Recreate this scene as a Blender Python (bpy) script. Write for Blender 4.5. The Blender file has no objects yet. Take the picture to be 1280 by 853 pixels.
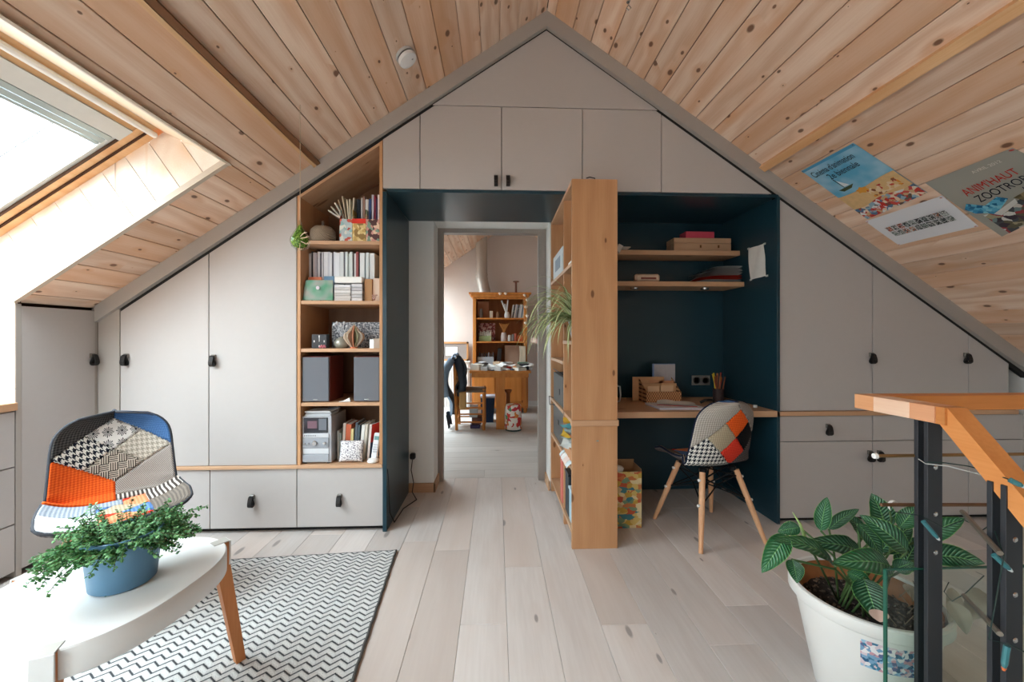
import bpy, bmesh, math, random
from mathutils import Vector, Matrix
random.seed(7)
C = bpy.context.scene.collection
PI = math.pi
# ---------------- camera, sky, light, exposure ----------------
FOC = 500.0                      # focal length in pixels of a 1280 px wide frame
YAW = 0.04                       # the camera looks 2.3 degrees right of the room's axis
EYE = 1.17
cam = bpy.data.objects.new('camera', bpy.data.cameras.new('camera')); C.objects.link(cam)
cam.location = (0, 0, EYE); cam.rotation_euler = (PI/2, 0, -YAW)
cam.data.sensor_width = 36; cam.data.lens = 36*FOC/1280; cam.data.shift_y = -4.5/1280
cam.data.clip_start = 0.02
bpy.context.scene.camera = cam
sc = bpy.context.scene
sc.view_settings.view_transform = 'Standard'; sc.view_settings.look = 'None'
sc.view_settings.gamma = 1; sc.view_settings.use_curve_mapping = False
sc.view_settings.exposure = 0.64
world = bpy.data.worlds.new('overcast'); sc.world = world; world.use_nodes = True
wb = world.node_tree.nodes['Background']
wb.inputs[0].default_value = (0.80, 0.91, 1.0, 1)
# overcast sky: three times as bright at the zenith as at the horizon
_n = world.node_tree.nodes; _l = world.node_tree.links
_tc = _n.new('ShaderNodeTexCoord'); _sp = _n.new('ShaderNodeSeparateXYZ'); _l.new(_tc.outputs['Generated'], _sp.inputs[0])
_mr = _n.new('ShaderNodeMapRange'); _l.new(_sp.outputs[2], _mr.inputs[0])
_mr.inputs[1].default_value = 0; _mr.inputs[2].default_value = 1; _mr.inputs[3].default_value = 5.5; _mr.inputs[4].default_value = 16.5
_l.new(_mr.outputs[0], wb.inputs[1])
def portal(name, loc, rot, sx, sy):
    l = bpy.data.lights.new(name, 'AREA'); l.shape = 'RECTANGLE'; l.size = sx; l.size_y = sy
    l.cycles.is_portal = True
    o = bpy.data.objects.new(name, l); C.objects.link(o); o.location = loc; o.rotation_euler = rot
    return o
# ---------------- geometry constants of the room ----------------
SL = 0.684; AX = 0.309; AZ = 3.16; ALF = math.atan(SL); CA = math.cos(ALF); SA = math.sin(ALF)
FY = 2.445                       # front plane of the cabinet wall
BY = 3.05                        # back of the niche, face of the wall with the doorway
YE = 2.043                       # far reveal of the skylight
KX = -2.335                      # face of the left knee wall cabinets
def zc(x): return AZ - SL*abs(x-AX)
SN, CS = math.sin(YAW), math.cos(YAW)
def ray(px, py):
    u = (px-640)/FOC
    return SN+u*CS, CS-u*SN, (422-py)/FOC
def at(px, py, Y=FY):            # the point at depth Y that the photograph shows at px, py
    a, b, c = ray(px, py); t = Y/b
    return Vector((a*t, Y, EYE+c*t))
def fx(px, Y=FY): return at(px, 422, Y).x
def fz(px, py, Y=FY): return at(px, py, Y).z
def onz(px, py, Z=0.0):
    a, b, c = ray(px, py); t = (Z-EYE)/c
    return Vector((a*t, b*t, Z))
def onx(px, py, X):
    a, b, c = ray(px, py); t = X/a
    return Vector((X, b*t, EYE+c*t))
def hit(px, py, side):           # on the sloping ceiling, side = -1 left, 1 right
    a, b, c = ray(px, py)
    t = (AZ + side*SL*AX - EYE)/(c + side*SL*a)
    return Vector((a*t, b*t, EYE+c*t))
# ---------------- object helpers ----------------
W = {}
def tag(o, label=None, cat=None, group=None, kind=None):
    if label: o['label'] = label
    if cat: o['category'] = cat
    if group: o['group'] = group
    if kind: o['kind'] = kind
    return o
def thing(name, label, cat, loc=(0,0,0), rz=0, group=None, kind=None):
    o = bpy.data.objects.new(name, None); C.objects.link(o); o.empty_display_size = .05
    o.location = loc; o.rotation_euler = (0, 0, rz)
    W[o.name] = Matrix.Translation(Vector(loc)) @ Matrix.Rotation(rz, 4, 'Z')
    return tag(o, label, cat, group, kind)
class MB:
    def __init__(s): s.bm = bmesh.new(); s.uv = None
    def box(s, x0, x1, y0, y1, z0, z1, M=None, bev=0):
        v = [Vector((x, y, z)) for x in (x0, x1) for y in (y0, y1) for z in (z0, z1)]
        if M: v = [M @ p for p in v]
        v = [s.bm.verts.new(p) for p in v]
        fs = [s.bm.faces.new([v[i] for i in q]) for q in ((0,1,3,2),(4,6,7,5),(0,4,5,1),(2,3,7,6),(0,2,6,4),(1,5,7,3))]
        if bev:
            es = list({e for f in fs for e in f.edges})
            bmesh.ops.bevel(s.bm, geom=es, offset=bev, segments=1, affect='EDGES')
        return s
    def prism(s, pts, y0, y1, axis='Y', M=None):   # polygon in XZ (axis Y), XY (axis Z) or YZ (axis X)
        def P(a, b, d):
            p = {'Y': Vector((a, d, b)), 'Z': Vector((a, b, d)), 'X': Vector((d, a, b))}[axis]
            return M @ p if M else p
        A = [s.bm.verts.new(P(a, b, y0)) for a, b in pts]; B = [s.bm.verts.new(P(a, b, y1)) for a, b in pts]
        n = len(pts); s.bm.faces.new(A); s.bm.faces.new(B[::-1])
        for i in range(n): s.bm.faces.new((A[i], B[i], B[(i+1) % n], A[(i+1) % n]))
        return s
    def tube(s, pts, r, n=8, cap=True):
        pts = [Vector(p) for p in pts]; rs = r if isinstance(r, (list, tuple)) else [r]*len(pts)
        rings = []; up = None
        for i, p in enumerate(pts):
            d = (pts[min(i+1, len(pts)-1)]-pts[max(i-1, 0)])
            if d.length < 1e-9: d = Vector((0,0,1))
            d.normalize()
            if up is None: up = Vector((0,0,1)) if abs(d.z) < .9 else Vector((1,0,0))
            a = up - d*up.dot(d)
            if a.length < 1e-6: a = Vector((1,0,0)) - d*d.x
            a.normalize(); b = d.cross(a); up = a
            rings.append([s.bm.verts.new(p+(a*math.cos(2*PI*k/n)+b*math.sin(2*PI*k/n))*rs[i]) for k in range(n)])
        for A, B in zip(rings, rings[1:]):
            for k in range(n): s.bm.faces.new((A[k], A[(k+1)%n], B[(k+1)%n], B[k]))
        if cap:
            s.bm.faces.new(rings[0][::-1]); s.bm.faces.new(rings[-1])
        return s
    def lathe(s, prof, c=(0,0,0), n=24, M=None, cap=True):     # prof = [(r, z)]
        c = Vector(c); rings = []
        for r, z in prof:
            q = [Vector((r*math.cos(2*PI*k/n), r*math.sin(2*PI*k/n), z)) for k in range(n)]
            q = [(M @ p if M else p)+c for p in q]
            rings.append([s.bm.verts.new(p) for p in q])
        for A, B in zip(rings, rings[1:]):
            for k in range(n): s.bm.faces.new((A[k], A[(k+1)%n], B[(k+1)%n], B[k]))
        if cap:
            s.bm.faces.new(rings[0][::-1]); s.bm.faces.new(rings[-1])
        return s
    def grid(s, f, nu, nv, keep=None):       # f(u,v) -> point, u,v in 0..1, with uv
        uvl = s.bm.loops.layers.uv.verify()
        V = [[None]*(nv+1) for _ in range(nu+1)]
        def g(i, j):
            if V[i][j] is None: V[i][j] = s.bm.verts.new(f(i/nu, j/nv))
            return V[i][j]
        for i in range(nu):
            for j in range(nv):
                if keep and not keep((i+.5)/nu, (j+.5)/nv): continue
                fc = s.bm.faces.new((g(i,j), g(i+1,j), g(i+1,j+1), g(i,j+1)))
                for l, (a, b) in zip(fc.loops, ((i,j),(i+1,j),(i+1,j+1),(i,j+1))): l[uvl].uv = (a/nu, b/nv)
        return s
    def build(s, name, m, parent=None, smooth=False, local=False, loc=None, M=None, fixn=True):
        if fixn: bmesh.ops.recalc_face_normals(s.bm, faces=s.bm.faces)
        Wp = W.get(parent.name, Matrix()) if parent else Matrix()
        if loc is not None: L = Matrix.Translation(Vector(loc))
        elif M is not None: L = M
        else: L = Wp if parent else Matrix()
        if not local: s.bm.transform(L.inverted())
        me = bpy.data.meshes.new(name)
        if smooth:
            for f in s.bm.faces: f.smooth = True
        s.bm.to_mesh(me); s.bm.free(); me.materials.append(m)
        if smooth == 'auto': me.set_sharp_from_angle(angle=math.radians(40))
        o = bpy.data.objects.new(name, me); C.objects.link(o)
        if parent:
            o.parent = parent; o.matrix_local = (Wp.inverted() @ L) if not local or loc is not None or M is not None else Matrix()
            W[o.name] = L if (not local or loc is not None or M is not None) else Wp
        else:
            o.matrix_world = L; W[o.name] = L
        return o
def struct(o): o['kind'] = 'structure'; return o
def one(mb, name, m, label, cat, group=None, base=None, smooth=False):   # a thing that is a single mesh
    xs = [v.co for v in mb.bm.verts]
    b = base or (sum(p.x for p in xs)/len(xs), sum(p.y for p in xs)/len(xs), min(p.z for p in xs))
    return tag(mb.build(name, m, None, smooth=smooth, loc=b), label, cat, group)
def dup(root, loc=None, rz=None, label=None):
    r = root.copy(); C.objects.link(r)
    if loc is not None: r.location = loc
    if rz is not None: r.rotation_euler = (0,0,rz)
    if label: r['label'] = label
    for ch in list(root.children):
        c = ch.copy(); C.objects.link(c); c.parent = r
        for g in ch.children:
            d = g.copy(); C.objects.link(d); d.parent = c
    return r
# ---------------- materials ----------------
def lin(c):
    return tuple([(x/255/12.92 if x/255 <= .04045 else ((x/255+.055)/1.055)**2.4) for x in c])+(1,)
MC = {}
class NT:
    def __init__(s, name, rough=.5, spec=.4):
        s.m = bpy.data.materials.new(name); s.m.use_nodes = True; s.t = s.m.node_tree
        s.b = s.t.nodes['Principled BSDF']; s.b.inputs['Roughness'].default_value = rough
        s.b.inputs['Specular IOR Level'].default_value = spec
    def n(s, ty, **k):
        nd = s.t.nodes.new(ty)
        for a, v in k.items():
            if a.startswith('_'): setattr(nd, a[1:], v)
        for a, v in k.items():
            if a.startswith('_'): continue
            key = int(a[1:]) if a[0] == 'i' and a[1:].isdigit() else a.replace('__', ' ')
            s.put(nd.inputs[key], v)
        return nd
    def put(s, inp, v):
        if isinstance(v, bpy.types.NodeSocket): s.t.links.new(v, inp)
        elif isinstance(v, bpy.types.Node): s.t.links.new(v.outputs[0], inp)
        else: inp.default_value = v
    def math(s, op, a, b=0.0, c=None):
        nd = s.n('ShaderNodeMath', _operation=op, i0=a, i1=b)
        if c is not None: s.put(nd.inputs[2], c)
        return nd.outputs[0]
    def mix(s, f, a, b, blend='MIX'):
        nd = s.n('ShaderNodeMix', _data_type='RGBA', _blend_type=blend)
        s.put(nd.inputs[0], f); s.put(nd.inputs[6], a); s.put(nd.inputs[7], b); return nd.outputs[2]
    def ramp(s, f, stops, interp='LINEAR'):
        nd = s.n('ShaderNodeValToRGB', i0=f); cr = nd.color_ramp; cr.interpolation = interp
        while len(cr.elements) < len(stops): cr.elements.new(.5)
        for e, (p, c) in zip(cr.elements, stops): e.position = p; e.color = c if len(c) == 4 else lin(c)
        return nd.outputs[0]
    def col(s, v): s.put(s.b.inputs['Base Color'], v); return s
    def bump(s, h, strength=.3, dist=.002):
        nd = s.n('ShaderNodeBump', Strength=strength, Distance=dist, Height=h); s.put(s.b.inputs['Normal'], nd.outputs[0])
    def objco(s, scale=(1,1,1), rnd=True):
        tc = s.n('ShaderNodeTexCoord'); v = tc.outputs['Object']
        if rnd:
            oi = s.n('ShaderNodeObjectInfo'); r = s.n('ShaderNodeVectorMath', _operation='SCALE', i0=(37.0, 11.0, 5.0))
            s.put(r.inputs['Scale'], s.math('MULTIPLY', oi.outputs['Random'], 13.0))
            v = s.n('ShaderNodeVectorMath', _operation='ADD', i0=v, i1=r.outputs[0]).outputs[0]
        return s.n('ShaderNodeVectorMath', _operation='MULTIPLY', i0=v, i1=scale).outputs[0]
    def rnd(s): return s.n('ShaderNodeObjectInfo').outputs['Random']
def plain(c, rough=.55, metal=0, spec=.4, noise=.05, sc=30, bump=0):
    k = ('p', tuple(c), rough, metal, spec, noise, bump)
    if k in MC: return MC[k]
    t = NT('finish', rough, spec); t.b.inputs['Metallic'].default_value = metal
    L = lin(c)
    tc = t.n('ShaderNodeTexCoord'); nz = t.n('ShaderNodeTexNoise', Vector=tc.outputs['Object'], Scale=float(sc), Detail=2.0)
    d = tuple([x*(1-noise) for x in L[:3]])+(1,); u = tuple([min(1, x*(1+noise)) for x in L[:3]])+(1,)
    t.col(t.mix(nz.outputs[0], d, u))
    if bump: t.bump(nz.outputs[0], bump, .001)
    MC[k] = t.m; return t.m
def wood(name, base, dark, light, knots=True, axis=0, rough=.5, rnd_amt=.5, fine=1.0, orange=None, kd=(2.6,5.0,1.0), ksize=.10, streak=.5):
    t = NT(name, rough, .35)
    v = t.objco()
    if axis == 2: v = t.n('ShaderNodeCombineXYZ', X=None) if False else v
    sp = t.n('ShaderNodeSeparateXYZ', i0=v)
    ax = [('X','Y','Z'),('Y','X','Z'),('Z','X','Y')][axis]
    cb = t.n('ShaderNodeCombineXYZ', X=sp.outputs[ax[0]], Y=sp.outputs[ax[1]], Z=sp.outputs[ax[2]]).outputs[0]
    v = cb
    warp = t.n('ShaderNodeTexNoise', Vector=t.n('ShaderNodeVectorMath', _operation='MULTIPLY', i0=v, i1=(1.3, 5.0, 5.0)).outputs[0], Scale=1.0, Detail=2.0).outputs[0]
    kn = None; s2 = t.n('ShaderNodeSeparateXYZ', i0=v)
    phase = t.math('MULTIPLY', warp, 16.0)
    if knots:
        kv = t.n('ShaderNodeVectorMath', _operation='MULTIPLY', i0=v, i1=kd).outputs[0]
        vo = t.n('ShaderNodeTexVoronoi', _voronoi_dimensions='2D', Vector=kv, Scale=1.0)
        dist = vo.outputs['Distance']; cr = t.n('ShaderNodeSeparateColor', i0=vo.outputs['Color']).outputs[0]
        rad = t.math('MULTIPLY', t.math('MAXIMUM', t.math('SUBTRACT', cr, .28), .0), ksize)
        kn = t.n('ShaderNodeMapRange', i0=t.math('DIVIDE', dist, t.math('MAXIMUM', rad, .0001)), i1=.65, i2=1.1, i3=1.0, i4=0.0).outputs[0]
        halo = t.n('ShaderNodeMapRange', i0=t.math('DIVIDE', dist, t.math('MAXIMUM', rad, .0001)), i1=.8, i2=4.5, i3=1.0, i4=0.0).outputs[0]
        phase = t.math('ADD', phase, t.math('MULTIPLY', halo, 2.5))
    phase = t.math('ADD', phase, t.math('MULTIPLY', s2.outputs['Y'], 70.0*fine))
    ring = t.math('SINE', phase)
    fi = t.n('ShaderNodeTexNoise', Vector=t.n('ShaderNodeVectorMath', _operation='MULTIPLY', i0=v, i1=(6.0, 160.0*fine, 160.0)).outputs[0], Scale=1.0, Detail=2.0).outputs[0]
    g = t.math('ADD', t.math('MULTIPLY', ring, .22*streak*2), t.math('MULTIPLY', fi, .9))
    g = t.n('ShaderNodeMapRange', i0=g, i1=.05, i2=.85).outputs[0]
    c = t.mix(g, lin(light), lin(base))
    big = t.n('ShaderNodeTexNoise', Vector=t.n('ShaderNodeVectorMath', _operation='MULTIPLY', i0=v, i1=(1.0, 7.0, 7.0)).outputs[0], Scale=1.0, Detail=1.0).outputs[0]
    c = t.mix(t.n('ShaderNodeMapRange', i0=big, i1=.5, i2=.8, i3=0.0, i4=streak).outputs[0], c, lin(orange or base))
    r = t.rnd()
    tint = t.n('ShaderNodeMapRange', i0=r, i1=0.0, i2=1.0, i3=1-.22*rnd_amt, i4=1+.10*rnd_amt).outputs[0]
    c = t.mix(1.0, c, t.n('ShaderNodeCombineColor', i0=tint, i1=tint, i2=tint).outputs[0], 'MULTIPLY')
    if orange:
        rr = t.math('GREATER_THAN', t.math('FRACT', t.math('MULTIPLY', r, 17.31)), .80)
        c = t.mix(t.math('MULTIPLY', rr, .55*rnd_amt), c, lin(orange))
    if kn is not None:
        c = t.mix(t.math('MULTIPLY', halo, .28), c, lin(orange or dark))
        c = t.mix(t.math('MULTIPLY', kn, .85), c, lin(dark))
    t.col(c); t.bump(g, .12, .001)
    return t.m
pine = wood('pine boards', (222,184,156), (92,54,34), (238,210,188), orange=(216,158,112), ksize=.16, kd=(4.6,7.5,1.0), fine=.9, rnd_amt=.7, streak=.75)
pine_b = wood('pine batten', (190,120,62), (90,50,25), (206,140,80), axis=1, orange=(180,105,50))
pine_y = wood('pine frame', (224,172,122), (120,70,40), (238,196,150), axis=1, orange=(216,150,94), knots=False)
oakf = wood('white oiled oak planks', (206,196,190), (140,132,128), (219,211,206), rough=.42, orange=(202,184,172), ksize=.085, kd=(1.3,4.0,1.0), fine=.5, rnd_amt=.8, streak=.35)
oakfar = wood('grey oiled planks', (196,190,184), (130,125,120), (210,205,200), rough=.42, ksize=.08, kd=(1.0,2.6,1.0), fine=.5, rnd_amt=.4, streak=.3)
oakz = wood('honey oak upright', (186,136,96), (104,66,38), (202,154,112), axis=2, orange=(170,118,76), ksize=.10, kd=(2.6,6.0,1.0), rnd_amt=.3)
oakx = wood('honey oak level', (194,152,118), (120,78,48), (208,168,134), axis=0, orange=(190,140,98), ksize=.10, kd=(1.6,5.0,1.0), rnd_amt=.3)
oaky = wood('honey oak deep', (194,152,118), (120,78,48), (208,168,134), axis=1, orange=(190,140,98), ksize=.10, kd=(1.6,5.0,1.0), rnd_amt=.3)
beech = wood('beech dowel', (206,152,112), (150,100,70), (222,174,134), axis=2, knots=False, rnd_amt=.2)
railw = wood('oiled ash rail', (208,126,58), (150,90,50), (222,144,76), axis=0, knots=False, rnd_amt=.5, fine=.6)
antq = wood('old honey pine', (196,120,50), (120,60,25), (212,140,68), axis=2, orange=(180,100,36), rnd_amt=.3)
GREY = plain((184,178,175), .5, noise=.02)
GREYD = plain((120,112,106), .6)
TRIM = plain((170,162,155), .5, noise=.02)
WHITE = plain((232,231,228), .6, noise=.015)
DARK = plain((28,25,24), .7)
BLUE = plain((27,58,70), .30, noise=.04, sc=4)
BLACK = plain((22,22,24), .45)
STEEL = plain((40,43,48), .42, .0, spec=.5)
STEELB = plain((120,138,150), .4, .5)
CHROME = plain((200,200,200), .25, 1)
PAPER = plain((238,237,233), .7)
def glassmat(name, tint, rough=.0, fac=.1):
    t = NT(name); nt = t.t; nt.nodes.remove(t.b)
    tr = t.n('ShaderNodeBsdfTransparent', Color=tint); gl = t.n('ShaderNodeBsdfGlossy', Color=(1,1,1,1), Roughness=rough)
    fr = t.n('ShaderNodeLayerWeight', Blend=.5)
    mx = t.n('ShaderNodeMixShader', i0=t.math('ADD', t.math('MULTIPLY', t.math('POWER', fr.outputs['Facing'], 4.0), .5), .03), i1=tr.outputs[0], i2=gl.outputs[0])
    nt.links.new(mx.outputs[0], nt.nodes['Material Output'].inputs[0]); return t.m
PANE = glassmat('window glass', (.96,.98,.97,1))
GLASS = glassmat('railing glass', (.90,.96,.93,1))
GLASSC = glassmat('clear glass', (.86,.90,.86,1))
# fabrics (coordinates: UV in metres x 10)
def fabric(kind, c1, c2=(255,255,255), scale=1.0, bump=.5):
    k = ('f', kind, tuple(c1), tuple(c2), scale)
    if k in MC: return MC[k]
    t = NT('fabric '+kind, .9, .15); tc = t.n('ShaderNodeTexCoord'); uv = tc.outputs['UV']
    s = t.n('ShaderNodeVectorMath', _operation='SCALE', i0=uv); t.put(s.inputs['Scale'], float(scale))
    v = s.outputs[0]; sp = t.n('ShaderNodeSeparateXYZ', i0=v); x, y = sp.outputs[0], sp.outputs[1]
    fl = lambda a: t.math('FLOOR', a)
    md = lambda a, n: t.math('FLOORED_MODULO', a, float(n))
    if kind == 'hound':
        X, Y = fl(t.math('MULTIPLY', x, 200.)), fl(t.math('MULTIPLY', y, 200.))
        tw = t.math('LESS_THAN', md(t.math('ADD', X, Y), 4), 1.5)
        a = t.math('LESS_THAN', md(X, 8), 3.5); b = t.math('LESS_THAN', md(Y, 8), 3.5)
        f = t.math('ADD', t.math('MULTIPLY', tw, a), t.math('MULTIPLY', t.math('SUBTRACT', 1.0, tw), b))
        c = t.mix(f, lin(c1), lin(c2)); h = f
    elif kind == 'stripe':
        f = t.math('GREATER_THAN', t.math('SINE', t.math('MULTIPLY', x, 420.)), .1)
        c = t.mix(f, lin(c1), lin(c2)); h = f
    elif kind == 'maze':
        ch = t.math('GREATER_THAN', t.math('MULTIPLY', t.math('SINE', t.math('MULTIPLY', x, 95.)), t.math('SINE', t.math('MULTIPLY', y, 95.))), 0.0)
        a = t.math('GREATER_THAN', t.math('SINE', t.math('MULTIPLY', x, 760.)), 0.); b = t.math('GREATER_THAN', t.math('SINE', t.math('MULTIPLY', y, 760.)), 0.)
        f = t.math('ADD', t.math('MULTIPLY', ch, a), t.math('MULTIPLY', t.math('SUBTRACT', 1.0, ch), b)); c = t.mix(f, lin(c1), lin(c2)); h = f
    elif kind == 'flower':
        fx_ = t.math('SUBTRACT', md(t.math('MULTIPLY', x, 18.), 1), .5); fy_ = t.math('SUBTRACT', md(t.math('MULTIPLY', y, 18.), 1), .5)
        r = t.math('SQRT', t.math('ADD', t.math('MULTIPLY', fx_, fx_), t.math('MULTIPLY', fy_, fy_)))
        an = t.math('ARCTAN2', fy_, fx_)
        pet = t.math('ADD', .3, t.math('MULTIPLY', t.math('ABSOLUTE', t.math('COSINE', t.math('MULTIPLY', an, 4.))), .14))
        inside = t.math('LESS_THAN', r, pet); hole = t.math('GREATER_THAN', t.math('SINE', t.math('MULTIPLY', an, 16.)), .1)
        hole2 = t.math('MULTIPLY', hole, t.math('GREATER_THAN', r, .08))
        f = t.math('MULTIPLY', inside, t.math('SUBTRACT', 1.0, hole2)); c = t.mix(f, lin(c2), lin(c1)); h = f
    else:
        nz = t.n('ShaderNodeTexNoise', Vector=v, Scale=260.0, Detail=2.0).outputs[0]
        w1 = t.math('SINE', t.math('MULTIPLY', t.math('ADD', x, t.math('MULTIPLY', y, .6 if kind == 'twill' else 0.0)), 900. if kind != 'knit' else 520.))
        w2 = t.math('SINE', t.math('MULTIPLY', y, 900. if kind != 'knit' else 620.))
        h = t.math('ADD', t.math('MULTIPLY', t.math('ADD', w1, w2 if kind != 'twill' else w1), .25), nz)
        f = t.n('ShaderNodeMapRange', i0=h, i1=.1, i2=1.0).outputs[0]; c = t.mix(f, lin(c1), lin(c2))
    t.col(c); t.bump(h, bump, .0012); MC[k] = t.m; return t.m
def splotch(name, cols, scale=8.0, feature='F1', rough=.6, stretch=(1,1,1)):    # printed many-coloured artwork
    k = ('s', name)
    if k in MC: return MC[k]
    t = NT(name, rough, .3); tc = t.n('ShaderNodeTexCoord')
    v = t.n('ShaderNodeVectorMath', _operation='MULTIPLY', i0=tc.outputs['Object'], i1=stretch).outputs[0]
    nz = t.n('ShaderNodeTexNoise', Vector=v, Scale=scale, Detail=3.0)
    v2 = t.n('ShaderNodeVectorMath', _operation='ADD', i0=v, i1=t.n('ShaderNodeVectorMath', _operation='SCALE', i0=nz.outputs['Color'], Scale=.8/scale).outputs[0]).outputs[0]
    vo = t.n('ShaderNodeTexVoronoi', Vector=v2, Scale=scale*1.6)
    f = t.n('ShaderNodeSeparateColor', i0=vo.outputs['Color']).outputs[0]
    n = len(cols); t.col(t.ramp(f, [(i/n, c) for i, c in enumerate(cols)], 'CONSTANT')); MC[k] = t.m; return t.m
# =============== large structure ===============
def slab(side, s0, s1, y0, y1, d0, d1):      # box on a slope: s = distance down from the ridge, d = height above the ceiling plane
    m = MB(); M = slopeM(side); m.box(s0, s1, y0, y1, d0, d1, M); return m
def slopeM(side):                            # local x runs down the slope, y along the room, z outward (up)
    return Matrix(((side*CA, 0, side*SA, AX), (0, 1, 0, 0), (-SA, 0, CA, AZ), (0, 0, 0, 1)))
S_OPEN = (1.331+AX)/CA; S_KNEE = (-KX+AX)/CA; S_END = 3.85; Y0 = -2.6; SY0 = 0.45
DARKW = plain((74,48,32), .8)
# ceilings: a dark backing with every board on its own
def ceiling(side, runs, pitch, off, y_split):
    m = MB()
    for (s0, s1, y0, y1) in runs: m.box(s0 or -.03, s1, y0, y1, .02, .06, slopeM(side))
    root = struct(m.build('ceiling', DARKW))
    k = -1
    while True:
        a = off + k*pitch; b = a + pitch; k += 1
        if a > S_END: break
        for (s0, s1, y0, y1) in runs:
            aa, bb = max(a, s0), min(b, s1)
            if bb-aa < .012: continue
            L = y1-y0; w = bb-aa-.0035
            bm = MB(); bm.box(-L/2, L/2, -w/2, w/2, 0, .02, bev=.0022)
            # board frame: local x along the room, local y down the slope
            c = slopeM(side) @ Vector(((aa+bb)/2, (y0+y1)/2, 0))
            R = Matrix(((0, side*CA, side*SA), (1, 0, 0), (0, -SA, CA)))
            if R.determinant() < 0: R = Matrix(((0, side*CA, side*SA), (-1, 0, 0), (0, -SA, CA)))
            bm.build('board', pine, root, local=True, M=Matrix.Translation(c) @ R.to_4x4())
    return root
ceiling(-1, [(0, S_OPEN, Y0, FY), (S_OPEN, S_KNEE+.02, YE+.001, FY), (S_OPEN, S_KNEE+.02, -.25, SY0), (S_OPEN, S_KNEE+.02, Y0, -2.2)], .1335, .0795, 0)
ceiling(1, [(0, 3.80, Y0, FY)], .1325, .0605, 0)
ceiling(-1, [(0, 1.75, 3.34, 6.85)], .1335, .0795, 0)
ceiling(1, [(0, 1.75, 3.34, 6.85)], .1325, .0605, 0)
for side, s0, s1, mt in ((-1, 1.655, 1.679, plain((126,84,54), .6)), (-1, 1.682, 1.700, pine_y), (1, 1.621, 1.665, pine_y)):  # left batten: pale strip puts its skylight-lit side into the colour
    m = slab(side, s0, s1, Y0, FY-.02, -.026, 0); struct(m.build('trim', mt))
# roof closures (between the cabinets and the wall, and beyond)
m = MB()
for side, s1 in ((-1, 4.0), (1, 3.9)):
    m.box(-.03, s1, FY, 3.34, .02, .06, slopeM(side))
m.box(S_KNEE, 4.0, YE+.01, FY, .02, .06, slopeM(-1)); m.box(S_KNEE, 4.0, -.25, SY0-.01, .02, .06, slopeM(-1)); m.box(S_KNEE, 4.0, Y0, -2.2, .02, .06, slopeM(-1))
m.box(3.2, 4.2, 3.34, 6.9, .02, .06, slopeM(-1)); m.box(1.75, 4.2, 3.34, 6.9, .02, .06, slopeM(1))
struct(m.build('ceiling', DARKW))
# floor
m = MB(); m.box(-2.9, 1.06, Y0, 3.34, -.06, -.016); m.box(1.06, 3.5, .97, 3.34, -.06, -.016)
floor = struct(m.build('floor', plain((120,108,98), .8)))
def plank(root, mt, x0, x1, y0, y1, along, z=0.0):
    g = .0012; cx, cy = (x0+x1)/2, (y0+y1)/2
    bm = MB()
    if along == 'Y': L, w, rz = y1-y0-g, x1-x0-g, PI/2
    else: L, w, rz = x1-x0-g, y1-y0-g, 0
    bm.box(-L/2, L/2, -w/2, w/2, -.015, z, bev=.0012)
    bm.build('plank', mt, root, local=True, M=Matrix.Translation((cx, cy, 0)) @ Matrix.Rotation(rz, 4, 'Z'))
rf = random.Random(3); P = .191; x = -.337-P*14
joints = {10: [.95, 2.9], }
while x < 3.45:
    x1 = x+P; ys = Y0 if x1 < 1.08 else .97
    y = ys + rf.uniform(.2, 1.9); cuts = [ys]
    while y < 3.2: cuts.append(y); y += rf.choice([1.25, 1.6, 1.9, 2.2])
    cuts.append(3.34)
    if len(cuts) > 2 and cuts[-1]-cuts[-2] < .3: cuts.pop(-2)
    for a, b in zip(cuts, cuts[1:]): plank(floor, oakf, max(x, -2.88), min(x1, 3.48), a, b, 'Y')
    x = x1
m = MB(); m.box(-2.4, 3.2, 3.34, 6.9, -.06, -.016)
floor2 = struct(m.build('floor', plain((120,112,104), .8)))
y = 3.34; k = 0
while y < 6.85:
    y1 = min(y+.19, 6.88); c = [-2.38, -1.6+((k*.61) % 1.1), -.1+((k*.83) % .9), 1.3+((k*.47) % .9), 3.18]
    for a, b in zip(c, c[1:]): plank(floor2, oakfar, a, b, y, y1, 'X')
    y = y1; k += 1
# stairwell below the railing
m = MB(); m.box(1.02, 3.5, -2.6, 1.0, -2.7, -2.6); m.box(3.42, 3.5, -2.6, .97, -2.6, 0); m.box(1.06, 3.42, .97, 1.05, -2.6, -.06); m.box(1.0, 1.06, -2.6, .97, -2.6, -.06); m.box(1.0, 3.5, -2.7, -2.6, -2.7, 0)
struct(m.build('wall_stairwell', WHITE))
# outer walls
m = MB(); m.box(-2.95, -2.87, Y0, 2.3, 0, 1.50); m.box(-2.95, -2.87, 2.2, 3.34, 0, 1.05); struct(m.build('wall_left', WHITE))
m = MB(); m.box(3.42, 3.5, Y0, 3.34, 0, 1.12); struct(m.build('wall_right', WHITE))
# wall with the doorway
DX0, DX1, DZ = -.470, .410, 2.055
def gable(x0, x1, z0): 
    pts = [(x0, z0), (x1, z0), (x1, zc(x1)+.02)]
    if x0 < AX < x1: pts.append((AX, AZ+.02))
    pts.append((x0, zc(x0)+.02)); return pts
m = MB(); m.prism(gable(-2.87, DX0, 0), BY, 3.34); m.prism(gable(DX1, 3.42, 0), BY, 3.34); m.prism(gable(DX0, DX1, DZ), BY, 3.34)
struct(m.build('wall_back', WHITE))
FR = plain((150,140,134), .5); m = MB()
m.box(DX0, at(553.5, 422, 3.26).x, 3.26, 3.335, 0, DZ); m.box(at(673, 422, 3.26).x, DX1, 3.26, 3.335, 0, DZ); m.box(at(553.5, 422, 3.26).x, at(673, 422, 3.26).x, 3.26, 3.335, 2.02, DZ)
dr = struct(m.build('door_1', FR))
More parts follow.
